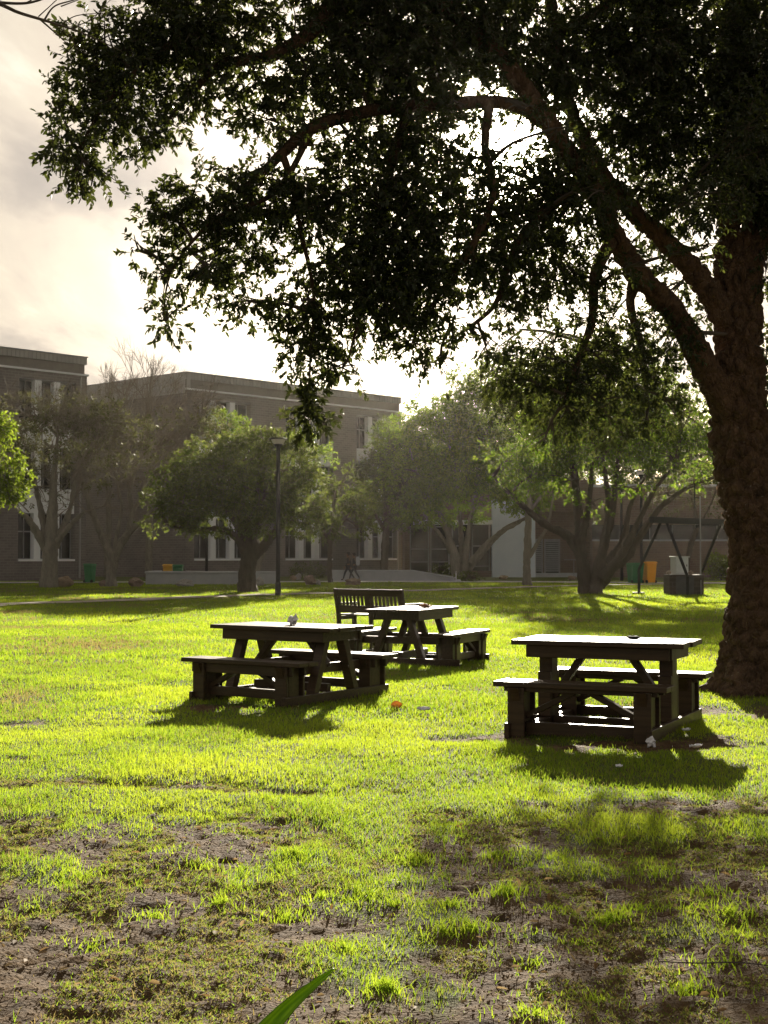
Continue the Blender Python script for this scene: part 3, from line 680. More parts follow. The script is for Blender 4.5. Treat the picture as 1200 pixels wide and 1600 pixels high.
bg_tree('multi_stem_tree', 925, 928, 'dark green spreading tree on a fan of brown stems left of the bins',
        [[(918, 930, 0, .42), (914, 905, 0, .3), (908, 870, 0, .24), (905, 820, 0, .2), (900, 760, 0, .16), (890, 690, 0, .1), (880, 610, 0, .04)],
         [(930, 928, -.2, .36), (934, 900, -.2, .26), (945, 850, -.3, .17), (958, 790, -.4, .13), (965, 720, -.5, .09), (975, 650, -.5, .04)],
         [(936, 915, .1, .3), (955, 890, .1, .2), (980, 870, .1, .17), (1005, 830, 0, .14), (1035, 790, -.3, .11), (1075, 762, -.5, .08), (1120, 745, -.5, .04)],
         [(938, 905, -.4, .24), (970, 868, -.5, .17), (995, 820, -.6, .12), (1020, 770, -.6, .09), (1055, 725, -.6, .04)],
         [(912, 880, .2, .24), (890, 840, .2, .2), (855, 822, .2, .16), (828, 800, .1, .13), (800, 775, 0, .09), (770, 745, 0, .04)],
         [(932, 895, .5, .22), (942, 850, .7, .15), (950, 790, .8, .12), (940, 700, .8, .06)],
         [(948, 880, .6, .18), (975, 840, .8, .13), (985, 790, .9, .1), (1020, 720, 1, .04)],
         [(908, 845, -.5, .16), (920, 790, -.6, .12), (925, 720, -.6, .06)]],
        [(860, 690, 65, 55, -.5, 1), (920, 640, 75, 60, 0, 1), (990, 620, 70, 55, 0, 1), (1060, 640, 60, 55, 0, 1), (870, 610, 60, 50, .5, 1), (950, 710, 80, 40, -1.5, 1), (1040, 700, 70, 36, -1, .9), (830, 745, 55, 36, -.5, .9), (890, 750, 50, 30, -1, .8), (790, 720, 40, 40, 0, .8), (960, 570, 80, 40, 1, .9), (1100, 690, 40, 50, .5, .8), (980, 760, 45, 18, -1, .5), (930, 790, 25, 22, -1, .5), (1040, 770, 40, 16, -.5, .45), (1085, 750, 40, 20, -.5, .6), (960, 670, 110, 60, 2.5, .9)],
        M['leaf_green'], M['bark'], M['twig'], .15, 13, .40, rnd=(1.3, 2.2), droop=.3)
bg_tree('pale_trunk_tree', 824, 915, 'slender mottled pale trunk rising behind the spreading tree branch',
        [[(824, 917, 0, .27), (823, 895, 0, .21), (824, 860, 0, .2), (826, 800, 0, .18), (828, 750, 0, .15), (832, 690, 0, .08)], [(826, 872, 0, .12), (842, 845, 0, .1), (856, 820, 0, .08), (865, 770, 0, .05)], [(827, 800, 0, .1), (850, 770, 0, .08), (875, 740, 0, .05)]],
        [(840, 690, 45, 40, 0, .8), (870, 720, 40, 30, 0, .7), (810, 720, 34, 30, 0, .6)],
        M['leaf_green'], M['palebark'], M['twig'], .2, 9, .42)
bg_tree('crooked_tree', 1074, 908, 'thin crooked trunk with sparse pale crown behind the pale cabinet',
        [[(1072, 912, 0, .2), (1074, 880, 0, .17), (1080, 850, 0, .16), (1088, 825, 0, .15), (1085, 790, 0, .1), (1070, 750, 0, .05)], [(1088, 828, 0, .1), (1105, 800, 0, .07), (1120, 765, 0, .04)]],
        [(1060, 770, 45, 30, 0, .5), (1095, 760, 40, 34, 0, .5), (1030, 790, 30, 22, 0, .4), (1110, 790, 26, 20, 0, .4)],
        M['leaf_grey'], M['bark'], M['paletwig'], .17, 8, .42, sub=9)
# half-bare trees on the left
t, b, D0 = bg_tree('grey_green_tree', 78, 918, 'grey green twiggy tree with stout forked trunk in front of the left block',
        [[(76, 922, 0, .5), (77, 900, 0, .42), (78, 870, 0, .38), (80, 845, 0, .36), (82, 800, 0, .26), (85, 740, 0, .16), (90, 680, 0, .06)],
         [(72, 858, 0, .22), (58, 832, -.3, .2), (45, 812, -.5, .15), (30, 798, -.6, .1), (12, 770, -.7, .05)],
         [(86, 855, 0, .22), (98, 825, .2, .18), (108, 800, .2, .13), (118, 750, .2, .07)],
         [(90, 846, -.4, .16), (112, 818, -.6, .12), (132, 800, -.8, .07)],
         [(74, 850, .3, .2), (62, 790, .4, .14), (48, 720, .4, .06)]],
        [(35, 645, 50, 30, 0, 1.3), (95, 640, 60, 28, 0, 1.4), (150, 655, 50, 38, 0, 1.3), (20, 700, 40, 40, 0, .8), (80, 700, 70, 40, 0, .6), (140, 720, 50, 45, 0, .6), (195, 660, 35, 30, 0, .8), (60, 760, 60, 30, 0, .3)],
        M['leaf_grey'], M['palebark'], M['paletwig'], .15, 9, .42, sub=14, seeds=([(45, 800, -.6, .6), (30, 795, -.8, .4), (62, 780, -.3, .9), (85, 750, .1, 1), (105, 800, .5, .8), (120, 770, .6, .6), (132, 800, .9, .3), (82, 800, 0, 1), (20, 780, -.6, .4), (50, 740, -.3, .8), (110, 750, .4, .8), (90, 700, 0, .8), (40, 700, -.2, .9), (150, 700, .4, .9), (65, 720, .1, 1), (115, 690, .2, .9)], 4, 1.5, .045, .5, .12, 4))
t, b, D0 = bg_tree('forked_tree', 174, 917, 'half bare tree with a pale Y shaped trunk left of the domed tree',
        [[(173, 921, 0, .36), (174, 900, 0, .27), (175, 872, 0, .26), (165, 850, 0, .2), (150, 815, 0, .17), (135, 775, 0, .12), (120, 720, 0, .05)],
         [(177, 876, 0, .24), (188, 850, .1, .2), (200, 832, .2, .17), (206, 800, .3, .13), (202, 770, .3, .1), (215, 730, .3, .05)],
         [(196, 840, -.2, .14), (215, 820, -.4, .11), (235, 800, -.5, .08), (260, 760, -.6, .04)],
         [(178, 866, .3, .14), (184, 830, .4, .1), (190, 790, .5, .07), (180, 740, .5, .04)],
         [(206, 805, .3, .1), (225, 760, .5, .08), (245, 700, .6, .04)]],
        [(150, 700, 45, 36, 0, .5), (205, 690, 45, 40, 0, .5), (260, 680, 50, 40, 0, .55), (315, 662, 44, 34, 0, .9), (190, 750, 60, 30, 0, .25), (240, 740, 50, 36, 0, .3), (290, 710, 45, 40, 0, .35)],
        M['leaf_grey'], M['palebark'], M['paletwig'], .15, 9, .42, sub=14, seeds=([(135, 775, -.5, .8), (125, 740, -.3, .9), (202, 770, .1, 1), (215, 735, .4, .9), (235, 800, .9, .4), (258, 762, .7, .6), (185, 780, -.1, 1), (180, 745, -.2, 1), (230, 745, .5, .8), (245, 705, .4, .9), (150, 810, -.6, .5), (260, 730, .6, .7), (280, 700, .5, .7), (160, 740, -.3, .9), (215, 790, .4, .8), (140, 720, -.2, 1), (200, 700, 0, 1), (225, 690, .2, 1), (290, 690, .5, .8)], 4, 1.6, .045, .5, .12, 4))
bg_tree('leafy_tree', -40, 940, 'yellow green leafy crown at the far left edge',
        [[(-42, 942, 0, .3), (-40, 900, 0, .25), (-38, 840, 0, .22), (-30, 760, 0, .12), (-20, 700, 0, .05)]],
        [(-10, 690, 40, 40, 0, 1), (5, 740, 38, 45, 0, 1), (-10, 785, 40, 26, 0, 1), (-70, 720, 60, 60, 0, 1), (-50, 790, 50, 30, 0, 1), (-40, 660, 40, 30, 0, 1)],
        M['leaf_yellow'], M['bark'], M['twig'], .14, 44, .34, droop=.45)
# tall bare trees in the recess between the blocks
for px, top, lab, D in ((168, 575, 'tall leafless tree with upright twigs above the roof gap, nearer the left block', 97), (232, 570, 'tall leafless tree with upright twigs rising above the sloping ribbed roof', 91)):
    t, b, D0 = bg_tree('bare_tree', px, 0, lab, [[(px, HOR + H * F / D, 0, .25), (px + 2, 800, 0, .2), (px - 1, 700, 0, .13), (px + 3, 620, 0, .06), (px + 4, top, 0, .015)]], [], M['leaf_grey'], M['palebark'], M['paletwig'], group='tall bare trees in the roof gap', D=D, bare=True)
    seeds = [(at(px + random.uniform(-2, 2), y_, D0) - b, (random.uniform(-.55, .55), random.uniform(-.4, .4), 1)) for y_ in np.linspace(750, 640, 13)]
    make_crown(t, [twiggy(seeds, M['paletwig'], 3, 1.9, .032, .28, .35)])
# trees beyond the low wing
for i, (px, D, cl, lab) in enumerate([(690, 122, [(690, 640, 45, 45, 0, 1), (740, 620, 40, 50, 0, 1), (660, 700, 60, 50, 0, 1)], 'hazy olive tree beyond the low wing, behind the broad bright tree'),
                        (850, 122, [(830, 600, 60, 50, 0, 1), (890, 580, 60, 50, 0, 1), (860, 660, 80, 60, 0, 1)], 'hazy olive tree beyond the low wing, behind the spreading tree'),
                        (1010, 120, [(980, 610, 60, 50, 0, 1), (1050, 620, 60, 55, 0, 1), (1100, 650, 50, 50, 0, 1), (1020, 680, 80, 50, 0, 1), (1150, 680, 60, 50, 0, 1)], 'hazy olive tree rising above the brick wing beside the big trunk')]):
    bg_tree('distant_tree', px, 0, lab, [[(px, HOR + H * F / D, 0, .4), (px, 820, 0, .3), (px + 5, 750, 0, .2), (px, 700, 0, .06)]], [(a_, b_ + 62, c_, d_, e_, f_) for a_, b_, c_, d_, e_, f_ in cl], M['leaf_olive'], M['bark'], M['twig'], .3, 3.2, .38, group='trees beyond the low wing', D=D, sub=3)
# leafless tree off to the left whose twigs reach into the corner
b = Vector((-5.6, 10.6, 0)); t = empty('leafless_tree', b, 0, 'leafless tree reaching thin bare twigs into the top left corner', 'tree')
P0 = [Vector((0, 0, -.1)), Vector((.05, 0, 1.5)), Vector((.2, 0, 3.2)), at(-260, 60, 10.6) - b]
rough_tube('trunk', P0, [.2, .15, .12, .09], M['bark'], t, 14, 40, .02)
for spec in ([(-260, 60, .08), (-120, 5, .03), (-20, 2, .016), (30, 20, .012), (80, 35, .01), (130, 52, .006), (190, 80, .003)], [(-20, 2, .012), (40, 5, .010), (90, -10, .006), (130, -25, .003)], [(60, 28, .008), (85, 50, .006), (105, 68, .003)], [(70, 30, .008), (85, 10, .006), (115, 0, .005), (150, -12, .003)], [(95, 40, .006), (118, 25, .004), (160, 20, .002)], [(-120, 5, .03), (-60, -60, .02), (20, -120, .008)]):
    p, r = smooth_path([at(a, c, 10.6 + .1 * math.sin(a)) - b for a, c, _ in spec], [q for *_, q in spec], 24)
    mb = MB(); mb.tube(p, r, 6); mb.build('branch', M['twig'], t, smooth=True)
sd = [(at(a, c, 10.6) - b, (dx, random.uniform(-.3, .3), dz)) for a, c, dx, dz in [(80, 35, .8, -.5), (110, 45, .8, .3), (60, 26, .6, .5), (95, 10, .7, .4), (40, 5, .8, .3)]]
make_crown(t, [twiggy(sd, M['twig'], 3, .22, .005, .5, 0, 2)])

# ------------------------------------------------------------------ buildings
S = 1.15
ROT = math.atan2(.73, .683)
def bay(parent, u0, u1, wallmat, nf=2):
    w = u1 - u0
    for z0, z1, first in ((1.15 * S, 3.65 * S, True), (5.0 * S, 7.3 * S, False), (8.65 * S, 10.9 * S, False)):
        fr = MB(); zc = (z0 + z1) / 2
        for u in np.linspace(u0, u1, 7): fr.bx(u - .03, u + .03, .46, .52, z0 + .04, z1 - .04)
        for z in (z0 + .02, z0 + (z1 - z0) * .6, z1 - .02): fr.bx(u0 + .01, u1 - .01, .45, .53, z - .04, z + .04)
        wn = fr.build('window', M['frame'], parent)
        MB().bx(u0 + .01, u1 - .01, .54, .58, z0, z1).build('pane', M['glass'], wn)
        MB().bx(u0 + .005, u1 - .005, -.06, .44, z0 - .13, z0 - .005).build('sill', M['white'], wn)
        for k in range(nf):
            uc = u0 + w * (k + 1) / (nf + 1)
            MB().bx(uc - .24, uc + .24, .02, .43, z0, z1).build('fin', M['white'], parent)
        if first is False:
            MB().bx(u0 + .005, u1 - .005, .08, .42, z0 - 1.35 * S + .01, z0 - .14).build('spandrel_panel', M['white'], parent)
    MB().bx(u0 + .005, u1 - .005, .08, .42, 10.9 * S + .002, 10.98 * S).build('window_head', M['frame'], parent)

def block(name, label, loc_, U0, U1, V, bays, ribbed_left=False):
    o = empty(name, loc_, ROT, label, 'building')
    w = MB(); bays = sorted(bays); edges = [U0] + [e for bb in bays for e in bb] + [U1]
    for i in range(0, len(edges), 2): w.bx(edges[i], edges[i + 1], 0, .6, -.3, 11.4 * S)
    for a, c in bays:
        w.bx(a, c, 0, .6, -.3, 1.15 * S - .13); w.bx(a, c, 0, .6, 10.98 * S, 11.4 * S)
    w.bx(U0, U1, .6, V, -.3, 11.4 * S)
    w.build('wall', M['brick'], o)
    MB().bx(U0 - .08, U1 + .08, -.12, V + .1, 11.4 * S, 11.5 * S).build('ledge', M['white'], o)
    MB().bx(U0 + .1, U1 - .1, .12, V - .2, 11.5 * S, 12.05 * S).build('recess_band', M['darkband'], o)
    rb = MB(); rb.bx(U0, U1, .0, V, 12.05 * S, 12.45 * S)
    for u in np.arange(U0 + .15, U1, .3): rb.bx(u - .035, u + .035, -.035, -.001, 12.06 * S, 12.44 * S)
    if ribbed_left:
        rb.bx(U0 - .14, U0 - .085, -.0, V, 11.2 * S, 12.45 * S)
        for v in np.arange(.2, V, .3): rb.bx(U0 - .18, U0 - .141, v - .04, v + .04, 11.2 * S, 12.44 * S)
        rb.bx(U0 - .001, U0 + .35, -.03, -.002, 11.5 * S, 12.05 * S)
    rb.build('parapet', M['fascia'], o)
    MB().bx(U0 - .05, U1 + .05, -.08, V + .05, 12.45 * S + .001, 12.5 * S).build('coping', M['frame'], o)
    for a, c in bays: bay(o, a, c, M['brick'])
    mb = MB(); mb.beam((U1 - .5, -.06, .1), (U1 - .5, -.06, 11.3 * S), .1, .1); mb.build('downpipe', M['fascia'], o)
    return o
C0 = at(290, HOR, 85 * S); C0.z = 0
block('brick_office_block', 'long three storey brick block with ribbed parapet behind the lamp post', C0, 0, 19.3 * S, 20, [(.65 * S, 5.2 * S), (8.2 * S, 12.5 * S), (14.8 * S, 18.85 * S)], True)
C1 = at(134, HOR, 78.8 * S); C1.z = 0
block('brick_end_block', 'three storey brick block with white fins cut off by the left edge', C1, -24, 0, 11, [(-5.0, -.85), (-13, -8.4), (-21, -16.5)])
# low wing with glazed doors, white wall and louvred door
DW = 101
def wx(px, D=DW): return (px - 600) / F * D
o = empty('low_wing', (wx(632), DW, 0), 0, 'low wing with glazed doors and a plain white rendered wall behind the trees', 'building')
x0 = wx(632)
def ux(px): return wx(px) - x0
def zz(py, D=DW): return H + (HOR - py) / F * D
w = MB(); w.bx(ux(632), ux(640), 0, .5, -.3, 7); w.bx(ux(703), ux(768), 0, .5, -.3, .45); w.bx(ux(703), ux(768), 0, .5, zz(812), 7); w.bx(ux(640), ux(703), 0, .5, zz(815), 7); w.bx(ux(632), ux(930), .5, 10, -.3, 7); w.bx(ux(768), ux(930), .2, .5, zz(800), 7); w.bx(ux(575), ux(640), 14.5, 19, -.3, 7.5)
w.build('wall', M['brick_warm'], o)
MB().bx(ux(768), ux(835), -.6, .5, -.3, zz(780)).build('rendered_wall', M['bluewhite'], o)
MB().bx(ux(630), ux(768), -.9, .0, zz(820), zz(813)).build('canopy', M['white'], o)
for a, c in ((640, 671), (672, 703)):
    f = MB(); ua, uc = ux(a) + .01, ux(c) - .01
    for u in (ua + .05, uc - .05): f.bx(u - .05, u + .05, .2, .28, .12, zz(822))
    for py in (897, 878, 858, 823): f.bx(ua + .101, uc - .101, .2, .28, zz(py) - .04, zz(py) + .04)
    d = f.build('glass_door', M['frame'], o); MB().bx(ua, uc, .3, .34, .1, zz(820)).build('pane', M['glass'], d)
for a, c in ((706, 735), (737, 766)):
    f = MB(); ua, uc = ux(a), ux(c)
    for u in (ua + .05, uc - .05): f.bx(u - .05, u + .05, .2, .28, .46, zz(814))
    for py in (885, 853, 815): f.bx(ua + .101, uc - .101, .2, .28, zz(py) - .05, zz(py) + .05)
    d = f.build('window', M['frame'], o); MB().bx(ua, uc, .3, .34, .46, zz(813)).build('pane', M['glass'], d)
for a, c in ((836, 849), (851, 876)):
    f = MB(); ua, uc = ux(a), ux(c)
    f.bx(ua, ua + .1, .3, .36, .3, zz(842)); f.bx(uc - .1, uc, .3, .36, .3, zz(842)); f.bx(ua + .101, uc - .101, .3, .36, zz(845), zz(842))
    for z in np.arange(.4, zz(846), .14): f.add([(ua + .101, .30, z), (uc - .101, .30, z), (uc - .101, .37, z + .1), (ua + .101, .37, z + .1)], [(0, 1, 2, 3)])
    f.build('louvred_door', M['frame'], o); MB().bx(ua, uc, .38, .42, .3, zz(842)).build('door_backing', M['interior'], o)
MB().bx(ux(836), ux(930), -.4, .3, -.3, .3).build('plinth', M['concrete'], o)
hr = MB()
for x_ in (ux(895), ux(912)): hr.tube([(x_, -.5, 0), (x_, -.5, 1.2)], [.03, .03], 6)
hr.tube([(ux(880), -.5, 1.25), (ux(897), -.5, 1.25), (ux(915), -.5, .95)], [.03] * 3, 6); hr.build('handrail', M['steel'], o)
# brick wing right
DB = 100
o = empty('brick_wing', (wx(926, DB), DB, 0), 0, 'plain brown brick wing with a dark strip window behind the swing-like frame', 'building')
zb = lambda py: H + (HOR - py) / F * DB
w = MB(); w.bx(0, 22, 0, 10, -.3, zb(843)); w.bx(0, 22, 0, 10, zb(820), 6.4); w.bx(0, 22, .4, 10, zb(843), zb(820)); w.build('wall', M['brick_warm'], o)
MB().bx(-.05, 22.05, -.06, .0, zb(845.5), zb(843)).build('ledge', M['concrete'], o)
f = MB()
for u in np.arange(.9, 22, 1.6): f.bx(u - .03, u + .03, .2, .27, zb(843) + .001, zb(820) - .001)
wn = f.build('strip_window', M['frame'], o); MB().bx(0, 22, .3, .34, zb(843) + .001, zb(820) - .001).build('pane', M['glass'], wn)
MB().bx(-.1, 22.1, -.1, 10.1, 6.4, 6.6).build('coping', M['concrete'], o)

# ------------------------------------------------------------------ planter wall and ramp wall
def lowwall(name, label, x0, x1, D, z, slope_x=None, zend=.2, depth=3.0):
    o = empty(name, (x0, D, 0), 0, label, 'wall'); Lx = x1 - x0
    if slope_x is None:
        MB().bx(0, Lx, 0, .35, -.2, z - .12).bx(0, .35, .351, depth, -.2, z - .12).build('wall', M['concrete'], o)
        MB().bx(-.05, Lx + .05, -.05, .40, z - .12, z).bx(-.05, .4, .401, depth, z - .12, z).build('coping', M['concrete'], o, .02)
    else:
        s = slope_x - x0
        pr = [(0, -.2), (Lx, -.2), (Lx, zend - .12), (s, z - .12), (0, z - .12)]; n = len(pr)
        mb = MB(); mb.add([(a, 0, b_) for a, b_ in pr] + [(a, .35, b_) for a, b_ in pr], [tuple(range(n)), tuple(range(2 * n - 1, n - 1, -1))] + [(i, i + n, (i + 1) % n + n, (i + 1) % n) for i in range(n)]); mb.build('wall', M['concrete'], o)
        pr = [(-.05, z - .12), (s, z - .12), (Lx + .1, zend - .12), (Lx + .1, zend), (s, z), (-.05, z)]; n = len(pr)
        mb = MB(); mb.add([(a, -.05, b_) for a, b_ in pr] + [(a, .40, b_) for a, b_ in pr], [tuple(range(n)), tuple(range(2 * n - 1, n - 1, -1))] + [(i, i + n, (i + 1) % n + n, (i + 1) % n) for i in range(n)]); mb.build('coping', M['concrete'], o, .02)
    return o
D1 = H * F / (913.5 - HOR)
lowwall('planter_wall', 'pale grey planter wall with coping behind the domed tree', wx(228, D1), wx(433, D1), D1, H - (892.5 - HOR) / F * D1)
D2 = H * F / (908 - HOR)
lowwall('ramp_wall', 'pale grey wall sloping down to the right behind two walking people', wx(518, D2), wx(710, D2), D2, H - (890.5 - HOR) / F * D2, wx(645, D2), H - (901.5 - HOR) / F * D2)

# ------------------------------------------------------------------ lamp posts
def lamp_post(px, py_base, py_top, label, D=None):
    D = H * F / (py_base - HOR) if D is None else D
    hgt = H + (HOR - py_top) / F * D
    o = empty('lamp_post', ((px - 600) / F * D, D, 0), 0, label, 'lamp post', 'black lamp posts')
    mb = MB(); mb.lathe([(.11, -.1), (.11, .5), (.085, .55), (.075, hgt - .55), (.075, hgt - .42)]); mb.build('pole', M['blackmetal'], o, smooth=False)
    MB().lathe([(.08, hgt - .42), (.10, hgt - .36), (.17, hgt - .24), (.15, hgt - .235)]).build('collar', M['blackmetal'], o)
    MB().lathe([(.15, hgt - .234), (.22, hgt - .18), (.27, hgt - .08), (.27, hgt - .06)]).build('bowl', M['lamp'], o)
    MB().lathe([(.36, hgt - .059), (.37, hgt - .03), (.30, hgt - .005), (.05, hgt)]).build('cap', M['blackmetal'], o)
    return o
lamp_post(434.5, 932, 684, 'tall black lamp post with a bowl lamp standing on the open lawn')
lamp_post(323, 0, 745, 'black lamp post behind the planter wall', D=79)
lamp_post(971, 0, 758, 'black lamp post between the fanned stems of the spreading tree', D=84)
lamp_post(1002, 0, 735, 'black lamp post directly behind the orange bin', D=80)

# ------------------------------------------------------------------ picnic tables
def board(mb, x0, x1, y0, y1, z0, z1): mb.bx(x0, x1, y0, y1, z0, z1)
BV = .006
def bench_part(root, sy, L, yc, z, leg_x, style):
    """attached bench: seat planks with legs, rail and braces as sub-parts"""
    mb = MB()
    for k in range(2): mb.bx(-L / 2, L / 2, yc - .16 + k * .163, yc - .16 + k * .163 + .157, z - .045, z)
    b = mb.build('bench', M['wood'], root, BV)
    dz = .085 if style == 'post' else .145
    r = MB(); r.bx(-leg_x - .12, leg_x + .12, yc - .12, yc - .085, z - dz, z - .046); r.bx(-leg_x - .12, leg_x + .12, yc + .085, yc + .12, z - dz, z - .046); r.build('seat_rail', M['wood'], b, BV)
    for sx in (-1, 1):
        lg = MB()
        lg.bx(sx * leg_x - .05, sx * leg_x + .05, yc - .084, yc + .084, .12 if style == 'post' else -.04, z - .047)
        lg.bx(sx * leg_x - .075, sx * leg_x + .075, yc - .155, yc - .121, -.04, z - .05)
        lg.bx(sx * leg_x - .075, sx * leg_x + .075, yc + .121, yc + .155, -.04, z - .05)
        lg.build('leg', M['wood'], b, BV)
        cb = MB(); cb.add([(sx * leg_x - .04, yc - .20, z - .05), (sx * leg_x + .04, yc - .20, z - .05), (sx * leg_x + .04, yc - .157, z - .05), (sx * leg_x - .04, yc - .157, z - .05),
                           (sx * leg_x - .04, yc - .17, z - .12), (sx * leg_x + .04, yc - .17, z - .12), (sx * leg_x + .04, yc - .157, z - .16), (sx * leg_x - .04, yc - .157, z - .16)],
                          [(0, 1, 2, 3), (7, 6, 5, 4), (4, 5, 1, 0), (5, 6, 2, 1), (6, 7, 3, 2), (7, 4, 0, 3)]); cb.build('bracket', M['wood'], b)
        br = MB(); br.beam((sx * .06, yc, z - .075), (sx * (leg_x - .05), yc, .17), .05, .075, (0, 1, 0)); br.build('brace', M['wood'], b, BV)
    rl = MB(); rl.bx(-leg_x + .05, leg_x - .05, yc - .03, yc + .03, *((-.02, .12) if style == 'post' else (.08, .175))); rl.build('rail', M['wood'], b, BV)

def picnic_table(style, loc_, rz, label, L=1.62, W=.82, zt=.80, zb=.47, ben=.74, lx=.55):
    o = empty('picnic_table', loc_, rz, label, 'picnic table', 'dark wooden picnic tables')
    mb = MB(); n = 5; pw = W / n
    for k in range(n):
        e = random.uniform(-.012, .012); mb.bx(-L / 2 + e, L / 2 + e, -W / 2 + k * pw + .005, -W / 2 + (k + 1) * pw - .005, zt - .045 + random.uniform(-.001, .001), zt + random.uniform(-.001, .001))
    mb.build('tabletop', M['wood'], o, BV)
    ap = MB()
    for s in (-1, 1): ap.bx(-L / 2 + .13, L / 2 - .13, s * (W / 2 - .075) - .02, s * (W / 2 - .075) + .02, zt - .155, zt - .047)
    for sx in (-lx, lx): ap.bx(sx - .11, sx - .062, -W / 2 + .098, W / 2 - .098, zt - .15, zt - .047); ap.bx(sx + .062, sx + .11, -W / 2 + .098, W / 2 - .098, zt - .15, zt - .047)
    ap.build('apron', M['wood'], o, BV)
    for s in (-1, 1): bench_part(o, s, L - .04, s * ben, zb, lx, style)
    for sx in (-lx, lx):
        sl = MB(); sl.bx(sx - .045, sx + .045, -ben + .156, ben - .156, -.03, .095); sl.bx(sx + (.046 if sx > 0 else -.09), sx + (.09 if sx > 0 else -.046), -ben - .2, ben + .2, -.03, .12); sl.build('ground_beam', M['wood'], o, BV)
        if style == 'post':
            p_ = MB(); p_.bx(sx - .06, sx + .06, -.085, .085, .096, zt - .047); p_.bx(sx - .06, sx + .06, -.13, -.087, .096, zt - .3); p_.bx(sx - .06, sx + .06, .087, .13, .096, zt - .3); p_.build('leg', M['wood'], o, BV)
        else:
            for sy in (-1, 1):
                a = MB(); a.beam((sx, sy * .13, zt - .047), (sx, sy * .40, .0), .085, .11, (1, 0, 0)); a.build('leg', M['wood'], o, BV)
            c = MB(); c.bx(sx + (-.1 if sx > 0 else .045), sx + (-.045 if sx > 0 else .1), -ben + .157, ben - .157, zb - .16, zb - .06); c.build('crossbar', M['wood'], o, BV)
        s = 1 if sx > 0 else -1
        br = MB(); br.beam((s * .16, 0, zt - .06), (s * (lx - .05), 0, .26 if style == 'post' else .36), .06, .085, (0, 1, 0)); br.build('brace', M['wood'], o, BV)
    st = MB(); st.bx(-lx + .05, lx - .05, -.035, .035, *((.0, .10) if style == 'post' else (.10, .19))); st.build('stretcher', M['wood'], o, BV)
    return o
TR_C, TL_C, TB_C = Vector((2.0, 12.65, 0)), Vector((-1.0, 15.3, 0)), Vector((.42, 20.3, 0))
picnic_table('post', TR_C, R(-25), 'dark picnic table on square upright posts, nearest the big trunk', L=1.55)
picnic_table('aframe', TL_C, R(-34), 'dark picnic table with splayed legs and a crumpled white paper on top')
picnic_table('aframe', TB_C, R(67), 'dark picnic table with orange scraps on top, standing in front of the backed bench')

# backed bench
o = empty('park_bench', (-.28, 26.2, 0), R(-36), 'brown slatted park bench seen from behind, beyond the picnic tables', 'bench')
hw = .76
for s, x in ((0, -hw), (0, 0), (0, hw)):
    mb = MB(); mb.beam((x, .10, -.03), (x, .06, .44), .06, .07, (1, 0, 0)); mb.beam((x, .06, .44), (x, -.04, .93), .06, .07, (1, 0, 0)); mb.build('back_post', M['wood_bench'], o, BV)
for x in (-hw, 0, hw):
    MB().bx(x - .035, x + .035, .52, .59, -.03, .62 if x else .4).build('front_leg', M['wood_bench'], o, BV)
for x0_, x1_ in ((-hw + .032, -.032), (.032, hw - .032)):
    mb = MB(); mb.beam((x0_, -.028, .86), (x1_, -.028, .86), .13, .035, (0, 1, .2)); mb.build('top_rail', M['wood_bench'], o, BV)
    mb = MB(); mb.beam((x0_, .035, .55), (x1_, .035, .55), .14, .035, (0, 1, .2)); mb.build('bottom_rail', M['wood_bench'], o, BV)
    n = 8
    for k in range(n):
        x = x0_ + (x1_ - x0_) * (k + .5) / n
        mb = MB(); mb.beam((x, .024, .60), (x, -.018, .81), .055, .02, (1, 0, 0)); mb.build('slat', M['wood_bench'], o)
mb = MB()
for k in range(4): mb.bx(-hw - .02, hw + .02, .1 + k * .125, .1 + k * .125 + .11, .42, .45)
mb.build('seat', M['wood_bench'], o, BV)
for x in (-hw, hw):
    mb = MB(); mb.bx(x - .045, x + .045, -.0, .64, .625, .665); mb.build('armrest', M['wood_bench'], o, BV)
    MB().bx(x - .025, x + .025, .12, .52, .34, .41).build('side_rail', M['wood_bench'], o, BV)

# ------------------------------------------------------------------ litter
def blob(name, loc_, r, mat, seed, squash=(1, 1, 1), amp=.35, sub=2, f=2.2):
    bm = bmesh.new(); bmesh.ops.create_icosphere(bm, subdivisions=sub, radius=1)
    for v in bm.verts:
        q = v.co * f + Vector((seed * 3.1, seed * 1.7, seed)); k = 1 + amp * mnoise.noise(q) + amp * .5 * mnoise.noise(q * 2.7)
        v.co = Vector((v.co.x * squash[0], v.co.y * squash[1], v.co.z * squash[2])) * r * k
    zmin = min(v.co.z for v in bm.verts)
    for v in bm.verts: v.co.z -= zmin * .82
    me = bpy.data.meshes.new(name); bm.to_mesh(me); bm.free()
    o = link(name, me, mat); o.location = loc_; o.rotation_euler.z = seed; return o
def on_table(px, py, zt=.80):
    D = (H - zt) * F / (py - HOR); return Vector(((px - 600) / F * D, D, zt))
def crumple(name, loc_, r, label, seed):
    bm = bmesh.new(); bmesh.ops.create_icosphere(bm, subdivisions=3, radius=1)
    for v in bm.verts:
        q = v.co * 1.7 + Vector((seed, 0, seed)); c = mnoise.voronoi(q * 1.5)[0]
        v.co = v.co * r * (1 + .5 * mnoise.noise(q) + .7 * (c[1] - c[0]) - .3)
    zmin = min(v.co.z for v in bm.verts)
    for v in bm.verts: v.co.z -= zmin * .9
    me = bpy.data.meshes.new(name); bm.to_mesh(me); bm.free(); o = link(name, me, M['paper']); o.location = loc_
    return tag(o, label, 'litter')
crumple('crumpled_paper', on_table(458, 976), .055, 'crumpled white paper standing on the splayed-leg table', 1.3)
crumple('crumpled_paper', gnd(1015, 1166), .045, 'crumpled white paper on the ground beside the post-legged table', 4.1)
